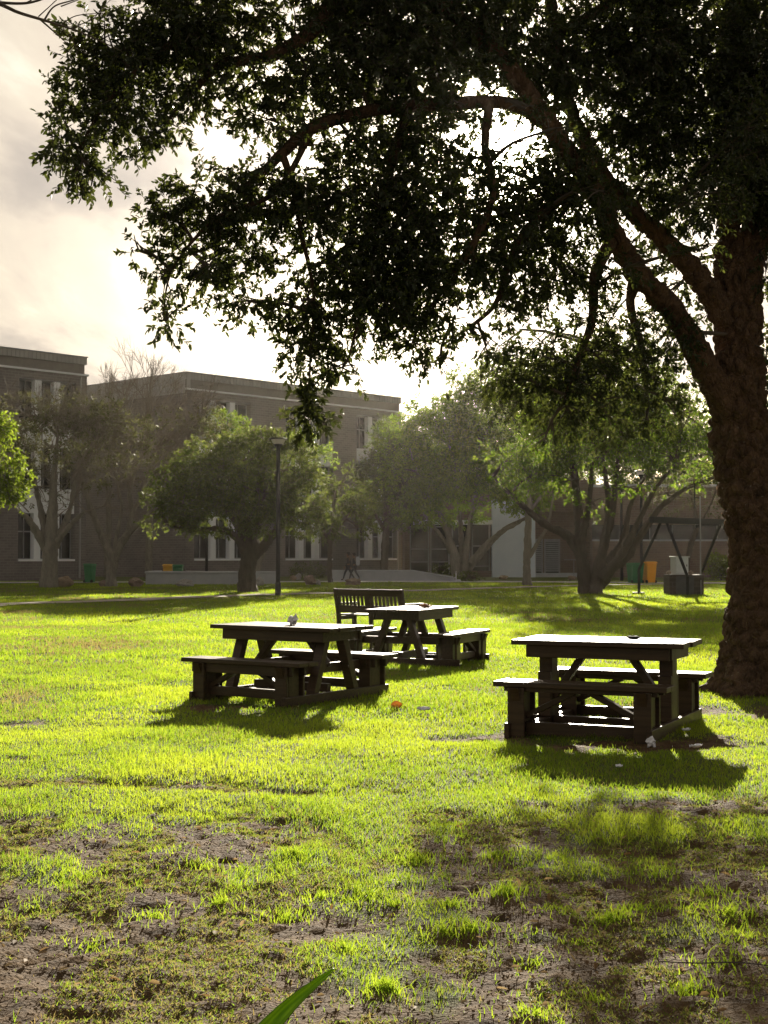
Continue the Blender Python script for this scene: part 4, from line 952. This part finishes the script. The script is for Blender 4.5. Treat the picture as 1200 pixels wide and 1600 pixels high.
tag(blob('food_scraps', on_table(664, 949.5), .11, M['food'], 2, (1.4, .7, .25), .6, 3, 4), 'orange brown scraps lying on the far picnic table', 'scraps')
tag(blob('dark_scraps', on_table(989, 997.5), .045, M['rubber'], 3, (1.5, .8, .35), .5, 2), 'small dark scraps lying on the post-legged table', 'scraps')

def curled_leaf(name, loc_, L, W, mat, label, cat, rz, tilt, seed):
    nu, nv = 9, 5; vs = []; fs = []
    for i in range(nu):
        t = i / (nu - 1); w = W * math.sin(math.pi * min(.97, t * .94 + .03)) ** .8
        for j in range(nv):
            s = j / (nv - 1) - .5
            vs.append((t * L - L / 2, s * w, .35 * W * (2 * s) ** 2 * .6 + .25 * L * (t - .5) ** 2 + .004 * math.sin(t * 20 + seed)))
    for i in range(nu - 1):
        for j in range(nv - 1): fs.append((i * nv + j, i * nv + j + 1, (i + 1) * nv + j + 1, (i + 1) * nv + j))
    mb = MB(); mb.add(vs, fs); o = mb.build(name, mat, None, smooth=True)
    sm = o.modifiers.new('solid', 'SOLIDIFY'); sm.thickness = .0012
    o.location = loc_; o.rotation_euler = (tilt, 0, rz)
    return tag(o, label, cat)
g0 = gnd(618, 1112)
curled_leaf('dry_leaf', g0 + Vector((0, 0, .07)), .13, .085, M['orangeleaf'], 'upright orange dry leaf on the grass right of the splayed-leg table', 'leaf', .5, 1.25, 1)
for px, py, lab, cat, mat, nm, sc in [(662, 1118, 'flat white paper scrap in the grass at the corner of the splayed-leg table', 'litter', 'paper', 'paper_scrap', .09), (965, 1205, 'white paper scrap lying in the shadow of the post-legged table', 'litter', 'paper', 'paper_scrap', .05), (1070, 1150, 'pale paper strip behind the crumpled paper by the post-legged table', 'litter', 'paper', 'paper_scrap', .07), (1085, 1170, 'long pale paper strip at the shadow edge right of the post-legged table', 'litter', 'paper', 'paper_scrap', .09)]:
    p_ = gnd(px, py); p_.z = float(height(np.array([p_.x]), np.array([p_.y]))[0]) + .035
    curled_leaf(nm, p_, sc * 1.5, sc, M[mat], lab, cat, random.uniform(0, 3), random.uniform(-.3, .3), px)

# scattered leaf litter, twigs and clods on the bare soil
n = 900
x, y = scatter(4.4, 10, 34); c = cover(x, y); k = rng.random(len(x)) < (1.05 - c); x, y = x[k][:n], y[k][:n]
z = height(x, y) + .006
d = norm(np.stack([rng.normal(size=len(x)), rng.normal(size=len(x)), rng.normal(size=len(x)) * .25], 1)); nn = norm(np.stack([rng.normal(size=len(x)) * .5, rng.normal(size=len(x)) * .5, np.ones(len(x))], 1))
s = rng.uniform(.5, 1.2, len(x))
V, Q, m = leafmesh(np.stack([x, y, z], 1), d, nn, .045 * s, .02 * s)
tag(bigmesh('leaf_litter', V, Q, np.zeros((0, 3), int), M['dryleaf'], None, {'rnd': np.repeat(rng.random(len(x)), m)}), 'dry brown leaves scattered over the bare soil', 'leaves', kind='stuff')
x, y = scatter(4.3, 9.8, 1500); c = cover(x, y); k = rng.random(len(x)) < (.95 - c); x, y = x[k], y[k]; z = height(x, y)
CV = []; CQ = []
oct_ = np.array([[1, 0, 0], [0, 1, 0], [-1, 0, 0], [0, -1, 0], [0, 0, 1], [0, 0, -1]], float)
rr = np.minimum(rng.gamma(1.6, .0013, len(x)) + .0015, .006)
V = np.stack([x, y, z + rr * .3], 1)[:, None, :] + oct_[None] * rr[:, None, None] * rng.uniform(.6, 1.35, (len(x), 6, 1)) * np.array([1, 1, .75])
tri = np.array([[0, 1, 4], [1, 2, 4], [2, 3, 4], [3, 0, 4], [1, 0, 5], [2, 1, 5], [3, 2, 5], [0, 3, 5]])
T = (np.arange(len(x))[:, None, None] * 6 + tri[None]).reshape(-1, 3)
M['clod'] = solid('soil_clod', (.08, .048, .022), (.22, .145, .07), .95, (14, 14, 14))
tag(bigmesh('soil_clods', V.reshape(-1, 3), np.zeros((0, 4), int), T, M['clod']), 'small clods of earth strewn over the bare soil', 'soil', kind='stuff')
# fallen stick, broad leaf at the bottom
p_ = gnd(1120, 1512); mb = MB(); q, r_ = smooth_path([Vector((-.22, .03, .03)), Vector((-.08, -.01, .035)), Vector((.08, .015, .03)), Vector((.26, -.03, .02))], [.002, .003, .003, .002], 14); mb.tube(q, r_, 6)
o = mb.build('stick', M['twig']); o.location = p_; tag(o, 'thin dark stick lying on the bare soil at lower right', 'stick')
# one long pointed leaf rising at the bottom edge
a, b_, c_ = at(395, 1640, 3.6), at(455, 1570, 3.68), at(523, 1513, 3.75)
vs = []; fs = []; rn = []; NC = 11
q, _ = smooth_path([a - Vector((.10, .05, .14)), a, b_, c_], [1, 1, 1, 1], 40)
for i, p in enumerate(q):
    t = i / 39; w = .045 * (1 - t) ** .8 + .0005; d = Vector((.6, .2, -.75)).normalized()
    for k in range(NC):
        u = k / (NC - 1) * 2 - 1; f = Vector((-.2, -.9, .2)) * w * (.5 * u * u + .05 * math.sin(t * 9 + u))
        vs.append(p + d * w * u * (1 + .05 * mnoise.noise(Vector((t * 14, u, 0)))) + f)
        rn.append(max(0, min(1, (.15 if k == NC // 2 else .75 if k % 2 else .35) + .5 * mnoise.noise(Vector((t * 7, u * 3, 2))))))
for i in range(39):
    for j in range(NC - 1): fs.append((i * NC + j, i * NC + j + 1, i * NC + NC + j + 1, i * NC + NC + j))
mb = MB(); mb.add(vs, fs); o = mb.build('pointed_leaf', M['bladeleaf'], None, smooth=True)
o.data.attributes.new('rnd', 'FLOAT', 'POINT').data.foreach_set('value', rn)
sm = o.modifiers.new('solid', 'SOLIDIFY'); sm.thickness = .0016
tag(o, 'long pointed green leaf rising from the bottom edge', 'leaf')

# ------------------------------------------------------------------ bins
def wheelie(px, D, label, mat, hgt=1.08, w=.58, rz=0, group='wheeled bins', z0=0, lidmat=None):
    o = empty('wheelie_bin', ((px - 600) / F * D, D, z0), rz, label, 'bin', group)
    mb = MB(); t, b_ = w / 2, w / 2 * .82
    mb.add([(-b_, -b_, .05), (b_, -b_, .05), (b_, b_, .05), (-b_, b_, .05), (-t, -t * 1.15, hgt - .1), (t, -t * 1.15, hgt - .1), (t, t * 1.15, hgt - .1), (-t, t * 1.15, hgt - .1)],
           [(3, 2, 1, 0), (4, 5, 6, 7), (0, 1, 5, 4), (1, 2, 6, 5), (2, 3, 7, 6), (3, 0, 4, 7)])
    mb.build('body', mat, o, .03)
    mb = MB(); mb.add([(-t - .04, -t * 1.15 - .05, hgt - .099), (t + .04, -t * 1.15 - .05, hgt - .099), (t + .04, t * 1.15 + .05, hgt - .099), (-t - .04, t * 1.15 + .05, hgt - .099), (-t, -t, hgt - .02), (t, -t, hgt - .02), (t, t, hgt), (-t, t, hgt)],
                      [(3, 2, 1, 0), (4, 5, 6, 7), (0, 1, 5, 4), (1, 2, 6, 5), (2, 3, 7, 6), (3, 0, 4, 7)]); mb.build('lid', lidmat or mat, o, .015)
    mb = MB(); mb.tube([(-t * .8, t * 1.15 + .09, hgt - .06), (t * .8, t * 1.15 + .09, hgt - .06)], [.02, .02], 8); mb.build('handle', mat, o)
    for s in (-1, 1):
        mb = MB(); mb.tube([(s * t * .9 - .03, t * .8, .1), (s * t * .9 + .03, t * .8, .1)], [.1, .1], 14); mb.build('wheel', M['rubber'], o)
    return o
DBN = H * F / (911.5 - HOR)
wheelie(1013.5, DBN, 'bright orange wheeled bin beside the green one, left of the black frame', M['orange'], 1.22, .62, R(200))
wheelie(992, DBN - .3, 'dark green wheeled bin touching the orange one', M['green'], 1.15, .72, R(195))
wheelie(263, D1 + 2.2, 'yellow orange wheeled bin peeping over the planter wall', M['yellow'], 1.08, .5, R(180))
wheelie(278.5, D1 + 2.2, 'green wheeled bin peeping over the planter wall beside the yellow one', M['green'], 1.06, .52, R(180))
wheelie(141, 79.5, 'pale green wheeled bin at the corner of the left block', M['green'], 1.1, .5, R(160))

# ------------------------------------------------------------------ black frame with plinth and cabinet
DFR = 54.5
o = empty('beam_frame', (at(1070, HOR, 56).x, 56, 0), 0, 'black timber beam on splayed A shaped legs left of the big trunk', 'frame')
b = Vector(o.location)
pa, pb = at(1018, 812, 54.3) - b, at(1150, 817, 58.5) - b
mb = MB(); mb.beam(pa, pb, .2, .24, (0, 0, 1)); mb.build('beam', M['blackmetal'], o, .01)
side = Vector((.74, -.67, 0))
A1, A2 = pa.lerp(pb, .10), pa.lerp(pb, .80)
g_ = lambda v: Vector((v.x, v.y, 0))
def leg(pts):
    mb = MB()
    for q0, q1 in zip(pts, pts[1:]): mb.beam(q0, q1, .10, .10, (0, 1, 0))
    return mb.build('leg', M['blackmetal'], o, .008)
f1 = gnd(998, 929) - b; leg([f1 + Vector((0, 0, -.05)), f1 + Vector((0, 0, 1.0)), A1 - Vector((0, 0, .1))])
f2 = gnd(1074, 931) - b; f2.y = -2.2; f2.x = at(1074, HOR, 53.8).x - b.x; leg([f2 + Vector((0, 0, -.05)), f2 + Vector((0, 0, .75)), pa.lerp(pb, .17) - Vector((0, 0, .1))])
f3 = at(1083, HOR, 60.5) - b; f3.z = 0; leg([f3 + Vector((0, 0, -.05)), A2 - Vector((0, 0, .1))])
f4 = at(1165, HOR, 56) - b; f4.z = 0; leg([f4 + Vector((0, 0, -.05)), f4 + Vector((-.1, 0, .8)), pa.lerp(pb, .86) - Vector((0, 0, .1))])
mb = MB(); mb.beam(f1 + Vector((-.25, 0, .04)), f1 + Vector((.2, 0, .04)), .22, .12, (0, 0, 1)); mb.build('foot', M['blackmetal'], o, .01)
mb = MB(); c = pa.lerp(pb, .55); mb.box((c.x, c.y, c.z - .19), (.35, .2, .14)); mb.build('bracket', M['blackmetal'], o, .01)
# plinth
o = empty('brick_plinth', (at(1067.5, HOR, 55.6).x, 55.6, 0), 0, 'square brick plinth with a dark front panel under the black beam', 'plinth')
mb = MB()
for k in range(10): mb.bx(-.67 + .006 * (k % 2), .67 - .006 * (k % 2), -.6, .6, k * .083 - .03, k * .083 + .05)
mb.build('brickwork', M['darkbrick'], o)
MB().bx(-.42, .28, -.64, -.601, .05, .74).build('panel', M['slab'], o, .01)
mb = MB(); mb.tube([(.55, -.64, .03), (.55, -.64, .6)], [.015, .015], 6); mb.build('pipe', M['steel'], o)
zt = .797
o = empty('metal_cabinet', (at(1061.5, HOR, 55.6).x, 55.6, zt), R(12), 'pale grey metal cabinet standing on the brick plinth', 'cabinet')
MB().bx(-.27, .27, -.26, .26, 0, .68).build('body', M['cabinet'], o, .015)
MB().bx(-.31, .31, -.30, .30, .681, .72).build('lid', M['cabinet'], o, .01)
MB().bx(-.24, .24, -.275, -.261, .05, .64).build('door', M['cabinet'], o, .006)
MB().bx(.17, .2, -.29, -.276, .32, .4).build('handle', M['blackmetal'], o)
for px, lab in ((1045, 'small brown stone on the plinth left of the cabinet'), (1079, 'small dark stone on the plinth right of the cabinet')):
    tag(blob('stone', Vector((at(px, HOR, 55.4).x, 55.4, zt)), .1, M['rock_brown'], px * .1, (1.1, 1, .9)), lab, 'stone')
o = empty('steel_pole', (at(1094.5, HOR, 55.2).x, 55.2, 0), 0, 'thin grey steel pole with a short side arm, right of the plinth', 'pole')
hp = H + (HOR - 775) / F * 55.2
mb = MB(); mb.tube([(0, 0, -.1), (0, 0, hp)], [.028, .024], 8); mb.build('pole', M['steel'], o)
mb = MB(); mb.tube([(0, 0, hp - .08), (-.25, 0, hp - .06)], [.02, .02], 6); mb.tube([(-.22, 0, hp - .48), (-.22, 0, hp + .5)], [.025, .025], 6); mb.build('arm', M['blackmetal'], o)
bg_tree('round_shrub', 1128, 906, 'bright green feathery shrub beside the big trunk',
        [[(1128, 909, 0, .08), (1127, 895, 0, .05), (1126, 880, 0, .02)]],
        [(1120, 882, 14, 16, 0, 1), (1135, 880, 14, 16, 0, 1), (1128, 893, 20, 12, 0, 1), (1140, 893, 12, 12, 0, 1)], M['leaf_yellow'], M['bark'], M['twig'], .16, 42, .3, cat='shrub', droop=-.4)
bg_tree('low_shrub', 738, 909, 'low dark shrub at the foot of the pale grey stems', [[(738, 911, 0, .05), (738, 905, 0, .04), (739, 897, 0, .02)]],
        [(732, 903, 15, 7, 0, 1), (746, 904, 10, 6, 0, 1)], M['leaf_olive'], M['bark'], M['twig'], .14, 60, .3, cat='shrub')
bg_tree('low_shrub', 690, 906, 'low dark shrub against the ramp wall end, left of the pale grey stems', [[(690, 908, 4, .05), (690, 898, 4, .04), (690, 888, 4, .02)]],
        [(684, 890, 14, 10, 4, 1), (700, 892, 12, 9, 4, 1)], M['leaf_olive'], M['bark'], M['twig'], .14, 60, .3, cat='shrub')
bg_tree('low_shrub', 478, 905, 'low dark shrub between the planter wall and the ramp wall', [[(478, 907, 3, .05), (478, 898, 3, .04), (478, 890, 3, .02)]],
        [(470, 893, 16, 10, 3, 1), (492, 892, 14, 11, 3, 1)], M['leaf_olive'], M['bark'], M['twig'], .14, 50, .3, cat='shrub')
# standpipe
p_ = gnd(712.5, 909.5); o = empty('standpipe', p_, 0, 'thin white standpipe with a coiled hose at the end of the ramp wall', 'tap')
mb = MB(); mb.tube([(0, 0, -.1), (0, 0, .62)], [.025, .022], 8); mb.build('pipe', M['white'], o)
mb = MB(); mb.tube([(0, 0, .58), (0, -.1, .58), (0, -.13, .53)], [.018] * 3, 6); mb.build('tap', M['steel'], o)
mb = MB(); mb.tube([(.28 * math.cos(a), .2 * math.sin(a), .05 + .008 * a) for a in np.linspace(0, 12, 40)], [.02] * 40, 6); mb.build('hose', M['bag'], o)

# ------------------------------------------------------------------ rocks
for px, py, w, h, mat, lab in [(102, 917.5, 24, 15, 'rock_tan', 'large tan boulder beside the stout grey green tree'), (162, 917, 14, 9, 'rock_brown', 'brown rock half hidden by the forked trunk'), (213, 917.5, 21, 13, 'rock_brown', 'angular brown rock on the grass right of the forked trunk'),
                               (289, 916.5, 27, 10, 'rock_grey', 'flat pale grey rock in front of the planter wall'), (406, 915.5, 14, 12, 'rock_grey', 'pale rock right of the domed tree trunk'), (485, 914.5, 18, 14, 'rock_brown', 'brown boulder behind the lawn between the two low walls'), (497.5, 914.5, 10, 8, 'rock_grey', 'small pale rock touching the brown boulder between the two low walls'),
                               (552.5, 914.8, 25, 10, 'rock_brown', 'wide low brown boulder in front of the walking people'), (458, 907, 10, 7, 'rock_tan', 'small tan rock near the low shrub, left of its taller neighbour'), (466, 906, 11, 9, 'rock_grey', 'taller grey rock near the low shrub between the walls'),
                               (668, 906.5, 20, 6, 'rock_grey', 'flat dark grey rock at the ramp wall'), (945, 908, 14, 10, 'rock_tan', 'tan rock on the grass before the louvred door'), (1003, 906, 12, 9, 'rock_grey', 'grey rock behind the green bin'), (786, 905, 20, 6, 'rock_tan', 'flat tan rock in front of the white rendered wall'), (893, 906, 14, 6, 'rock_brown', 'low brown rock behind the spreading tree trunk')]:
    p_ = gnd(px, py); s = p_.y / F
    tag(blob('rock', p_ - Vector((0, 0, .03)), w * s / 2, M[mat], px * .37, (1, .7, 1.25 * h / w), .42, 3, 1.3), lab, 'rock')

# ------------------------------------------------------------------ people
def skin_obj(name, joints, edges, mat, parent, root=0, sub=1):
    me = bpy.data.meshes.new(name); me.from_pydata([j[0] for j in joints], edges, [])
    o = link(name, me, mat, parent)
    o.modifiers.new('skin', 'SKIN')
    bm = bmesh.new(); bm.from_mesh(me); lay = bm.verts.layers.skin.verify() if hasattr(bm.verts.layers, 'skin') else None
    if lay is not None:
        for i, v in enumerate(bm.verts):
            r = joints[i][1]; v[lay].radius = (r, r) if not isinstance(r, tuple) else r; v[lay].use_root = (i == root)
    bm.to_mesh(me); bm.free()
    s = o.modifiers.new('subsurf', 'SUBSURF'); s.levels = sub; s.render_levels = sub
    return o

def person(loc_, rz, label, stride, arm, h=1.7, bag=False):
    o = empty('person', loc_, rz, label, 'person', None); k = h / 1.72
    J = []; E = []
    def j(p, r, par=None):
        J.append((tuple(c * k for c in p), r * k if not isinstance(r, tuple) else tuple(q * k for q in r))); i = len(J) - 1
        if par is not None: E.append((par, i))
        return i
    # facing +x in local space
    pel = j((0, 0, .93), (.13, .10)); wst = j((.0, 0, 1.06), (.12, .095), pel); ch = j((.01, 0, 1.28), (.15, .11), wst); nk = j((.02, 0, 1.45), .055, ch)
    h0 = j((.03, 0, 1.53), .075, nk); h1 = j((.035, 0, 1.61), .092, h0); h2 = j((.03, 0, 1.68), .07, h1); j((.125, 0, 1.585), .014, h1)
    for s, st in ((-1, stride), (1, -stride)):
        hip = j((0, s * .085, .88), .085, pel); kn = j((.20 * st + .04, s * .09, .50), .058, hip); an = j((.36 * st - (.06 if st < 0 else 0), s * .09, .09 + (.06 if st < 0 else 0)), .04, kn); j((.36 * st + .14 - (.06 if st < 0 else 0), s * .10, .04 + (.01 if st < 0 else 0)), .035, an)
    hands = []
    for s, a in ((-1, -arm), (1, arm)):
        sh = j((0, s * .17, 1.38), .06, ch); el = j((.10 * a - .03, s * .22, 1.10), .042, sh); wr = j((.24 * a + .04, s * .22, .88), .027, el); pm = j((.27 * a + .06, s * .22, .81), .034, wr)
        for f, (dx, dz, r) in enumerate(((-.03, -.075, .009), (-.01, -.09, .009), (.01, -.088, .009), (.03, -.07, .008))):
            m1 = j((.27 * a + .06 + dx, s * .222, .81 + dz * .55), r, pm); j((.27 * a + .07 + dx, s * .212, .81 + dz), r * .85, m1)
        t1 = j((.27 * a + .105, s * .20, .80), .010, pm); j((.27 * a + .115, s * .195, .76), .008, t1)
    skin_obj('body', J, E, M['skin'], o)
    def sub(name, sel, mat, grow, cut=None):
        idx_ = {i: n_ for n_, i in enumerate(sel)}; jj = [(J[i][0], tuple(q * grow for q in J[i][1]) if isinstance(J[i][1], tuple) else J[i][1] * grow) for i in sel]
        skin_obj(name, jj, [(idx_[a], idx_[b]) for a, b in E if a in idx_ and b in idx_], mat, o)
    legs = [8, 9, 10, 12, 13, 14]
    sub('trousers', [0] + legs, M['denim'], 1.16)
    arms0 = 16; per = 14
    sub('jacket', [0, 1, 2, 16, 17, 18, 16 + per, 17 + per, 18 + per], M['darkcloth'], 1.2)
    for a_, b_ in ((10, 11), (14, 15)):
        skin_obj('shoe', [(J[a_][0], .05 * k), (J[b_][0], .045 * k)], [(0, 1)], M['shoe'], o)
    skin_obj('hair', [((.0, 0, 1.66 * k), .095 * k), ((.02, 0, 1.715 * k), .075 * k), ((-.05, 0, 1.60 * k), .07 * k)], [(0, 1), (0, 2)], M['hair'], o)
    return o
DP = 84.6
person((at(544.5, HOR, DP).x, DP, .05), R(172), 'person in dark clothes walking along the pavement without a bag', .95, .6, 1.66)
pp = person((at(553.5, HOR, DP - .5).x, DP - .5, .05), R(170), 'person in dark clothes walking with a pale grey backpack', .9, .5, 1.62)
bm = bmesh.new(); bmesh.ops.create_cube(bm, size=1)
bmesh.ops.bevel(bm, geom=bm.edges[:], offset=.16, segments=3, affect='EDGES')
for v in bm.verts: v.co = Vector((v.co.x * .2, v.co.y * .34, v.co.z * .5 + (.03 if v.co.z > 0 else 0)))
me = bpy.data.meshes.new('backpack'); bm.to_mesh(me); bm.free()
bk = link('backpack', me, M['bag']); q = Matrix.Rotation(R(170), 4, 'Z') @ Vector((-.235, .06, 1.16)); bk.location = Vector(pp.location) + q; bk.rotation_euler.z = R(170)
tag(bk, 'pale grey backpack worn by the right-hand walking person', 'backpack')

# ------------------------------------------------------------------ haze
SUN_EL, SUN_AZ = R(16.0), R(5.6)
m, nt, out = newmat('haze_air')
vol = nd(nt, 'ShaderNodeVolumePrincipled'); vol.inputs['Color'].default_value = (1.0, .93, .82, 1); vol.inputs['Density'].default_value = .00007; vol.inputs['Anisotropy'].default_value = .8
nt.links.new(vol.outputs[0], out.inputs['Volume'])
hz = MB().bx(-175, 175, -35, 275, -1.4, 18).build('haze', m); tag(hz, kind='stuff')

# ------------------------------------------------------------------ sky, sun, camera
sdir = Vector((math.sin(SUN_AZ) * math.cos(SUN_EL), math.cos(SUN_AZ) * math.cos(SUN_EL), math.sin(SUN_EL)))
wd = bpy.data.worlds.new('World'); scene.world = wd; wd.use_nodes = True
nt = wd.node_tree; nt.nodes.clear(); L = nt.links.new
out = nd(nt, 'ShaderNodeOutputWorld')
sky = nd(nt, 'ShaderNodeTexSky', sky_type='NISHITA', sun_disc=False); sky.sun_elevation = SUN_EL; sky.sun_rotation = SUN_AZ; sky.dust_density = 2.0; sky.air_density = 1.0
bgs = nd(nt, 'ShaderNodeBackground'); bgs.inputs['Strength'].default_value = .05; L(sky.outputs[0], bgs.inputs['Color'])
tc = nd(nt, 'ShaderNodeTexCoord'); sx = nd(nt, 'ShaderNodeSeparateXYZ'); L(tc.outputs['Generated'], sx.inputs[0])
def mth(op, a, b=None, c=None, clamp=False):
    n = nd(nt, 'ShaderNodeMath', operation=op, use_clamp=clamp)
    for i, v in enumerate((a, b, c)):
        if v is None: continue
        if hasattr(v, 'is_linked'): L(v, n.inputs[i])
        else: n.inputs[i].default_value = v
    return n.outputs[0]
den = mth('ADD', mth('MAXIMUM', sx.outputs[2], 0.0), .22)
cv = nd(nt, 'ShaderNodeCombineXYZ'); L(mth('DIVIDE', sx.outputs[0], den), cv.inputs[0]); L(mth('DIVIDE', sx.outputs[2], den), cv.inputs[1]); L(mth('MULTIPLY', sx.outputs[1], .6), cv.inputs[2])
mp = nd(nt, 'ShaderNodeMapping'); mp.inputs['Scale'].default_value = (3.0, 6.5, 1.2); mp.inputs['Location'].default_value = (.45, .3, .2); L(cv.outputs[0], mp.inputs['Vector'])
n1 = nd(nt, 'ShaderNodeTexNoise', i_Scale=1.0, i_Detail=8.0, i_Roughness=.55, i_Distortion=.3); L(mp.outputs[0], n1.inputs['Vector'])
dot = nd(nt, 'ShaderNodeVectorMath', operation='DOT_PRODUCT'); L(tc.outputs['Generated'], dot.inputs[0]); dot.inputs[1].default_value = sdir
dp = mth('MAXIMUM', dot.outputs['Value'], 0.0)
g0 = mth('POWER', dp, 5.0); g1 = mth('POWER', dp, 20.0); g2 = mth('POWER', dp, 90.0); g3 = mth('POWER', dp, 900.0)
# golden glow low over the roofs beneath the sun
dot2 = nd(nt, 'ShaderNodeVectorMath', operation='DOT_PRODUCT'); L(tc.outputs['Generated'], dot2.inputs[0]); dot2.inputs[1].default_value = (math.sin(R(1)) * math.cos(R(6)), math.cos(R(1)) * math.cos(R(6)), math.sin(R(6)))
g4 = mth('POWER', mth('MAXIMUM', dot2.outputs['Value'], 0.0), 75.0)
# cloud body: thick parts grey, thin edges lit from behind by the sun
cmask = nd(nt, 'ShaderNodeMapRange', interpolation_type='SMOOTHSTEP'); cmask.inputs['From Min'].default_value = .24; cmask.inputs['From Max'].default_value = .46; L(n1.outputs['Fac'], cmask.inputs['Value'])
ccol = ramp(nt, n1.outputs['Fac'], [(.40, (1.0, .88, .69)), (.50, (.86, .74, .60)), (.58, (.58, .51, .445)), (.68, (.42, .38, .35))])
glow = mth('ADD', mth('ADD', mth('MULTIPLY', g1, .16), mth('MULTIPLY', g2, 2.2)), mth('MULTIPLY', g3, 20.0))
glow = mth('ADD', glow, mth('MULTIPLY', g4, 1.3))
bgc = nd(nt, 'ShaderNodeBackground'); L(ccol, bgc.inputs['Color']); L(mth('ADD', mth('ADD', .19, mth('MULTIPLY', g0, .22)), mth('MULTIPLY', glow, .55)), bgc.inputs['Strength'])
bgg = nd(nt, 'ShaderNodeBackground'); bgg.inputs['Color'].default_value = (1.0, .86, .66, 1); L(mth('MULTIPLY', glow, .5), bgg.inputs['Strength'])
ad = nd(nt, 'ShaderNodeAddShader'); L(bgs.outputs[0], ad.inputs[0]); L(bgg.outputs[0], ad.inputs[1])
mx = nd(nt, 'ShaderNodeMixShader'); L(mth('MULTIPLY', cmask.outputs[0], .93), mx.inputs[0]); L(ad.outputs[0], mx.inputs[1]); L(bgc.outputs[0], mx.inputs[2])
L(mx.outputs[0], out.inputs['Surface'])

sl = bpy.data.lights.new('sun', 'SUN'); sl.energy = 5.0; sl.angle = R(.5); sl.color = (1.0, .90, .74)
so = bpy.data.objects.new('sun', sl); COL.objects.link(so); so.rotation_euler = sdir.to_track_quat('Z', 'Y').to_euler(); so.location = (10, 60, 40)

cam = bpy.data.cameras.new('camera'); co = bpy.data.objects.new('camera', cam); COL.objects.link(co)
cam.sensor_width = 36; cam.lens = F / 1600 * 36; cam.clip_end = 2000; cam.clip_start = .05
co.location = (0, 0, H); co.rotation_euler = (math.pi / 2 + PITCH, 0, 0); scene.camera = co

scene.view_settings.view_transform = 'Standard'; scene.view_settings.look = 'None'; scene.view_settings.gamma = 1; scene.view_settings.exposure = 1.25
cy = scene.cycles; cy.use_denoising = True; cy.max_bounces = 8; cy.diffuse_bounces = 3; cy.glossy_bounces = 2; cy.transmission_bounces = 4; cy.volume_bounces = 1; cy.sample_clamp_indirect = 6
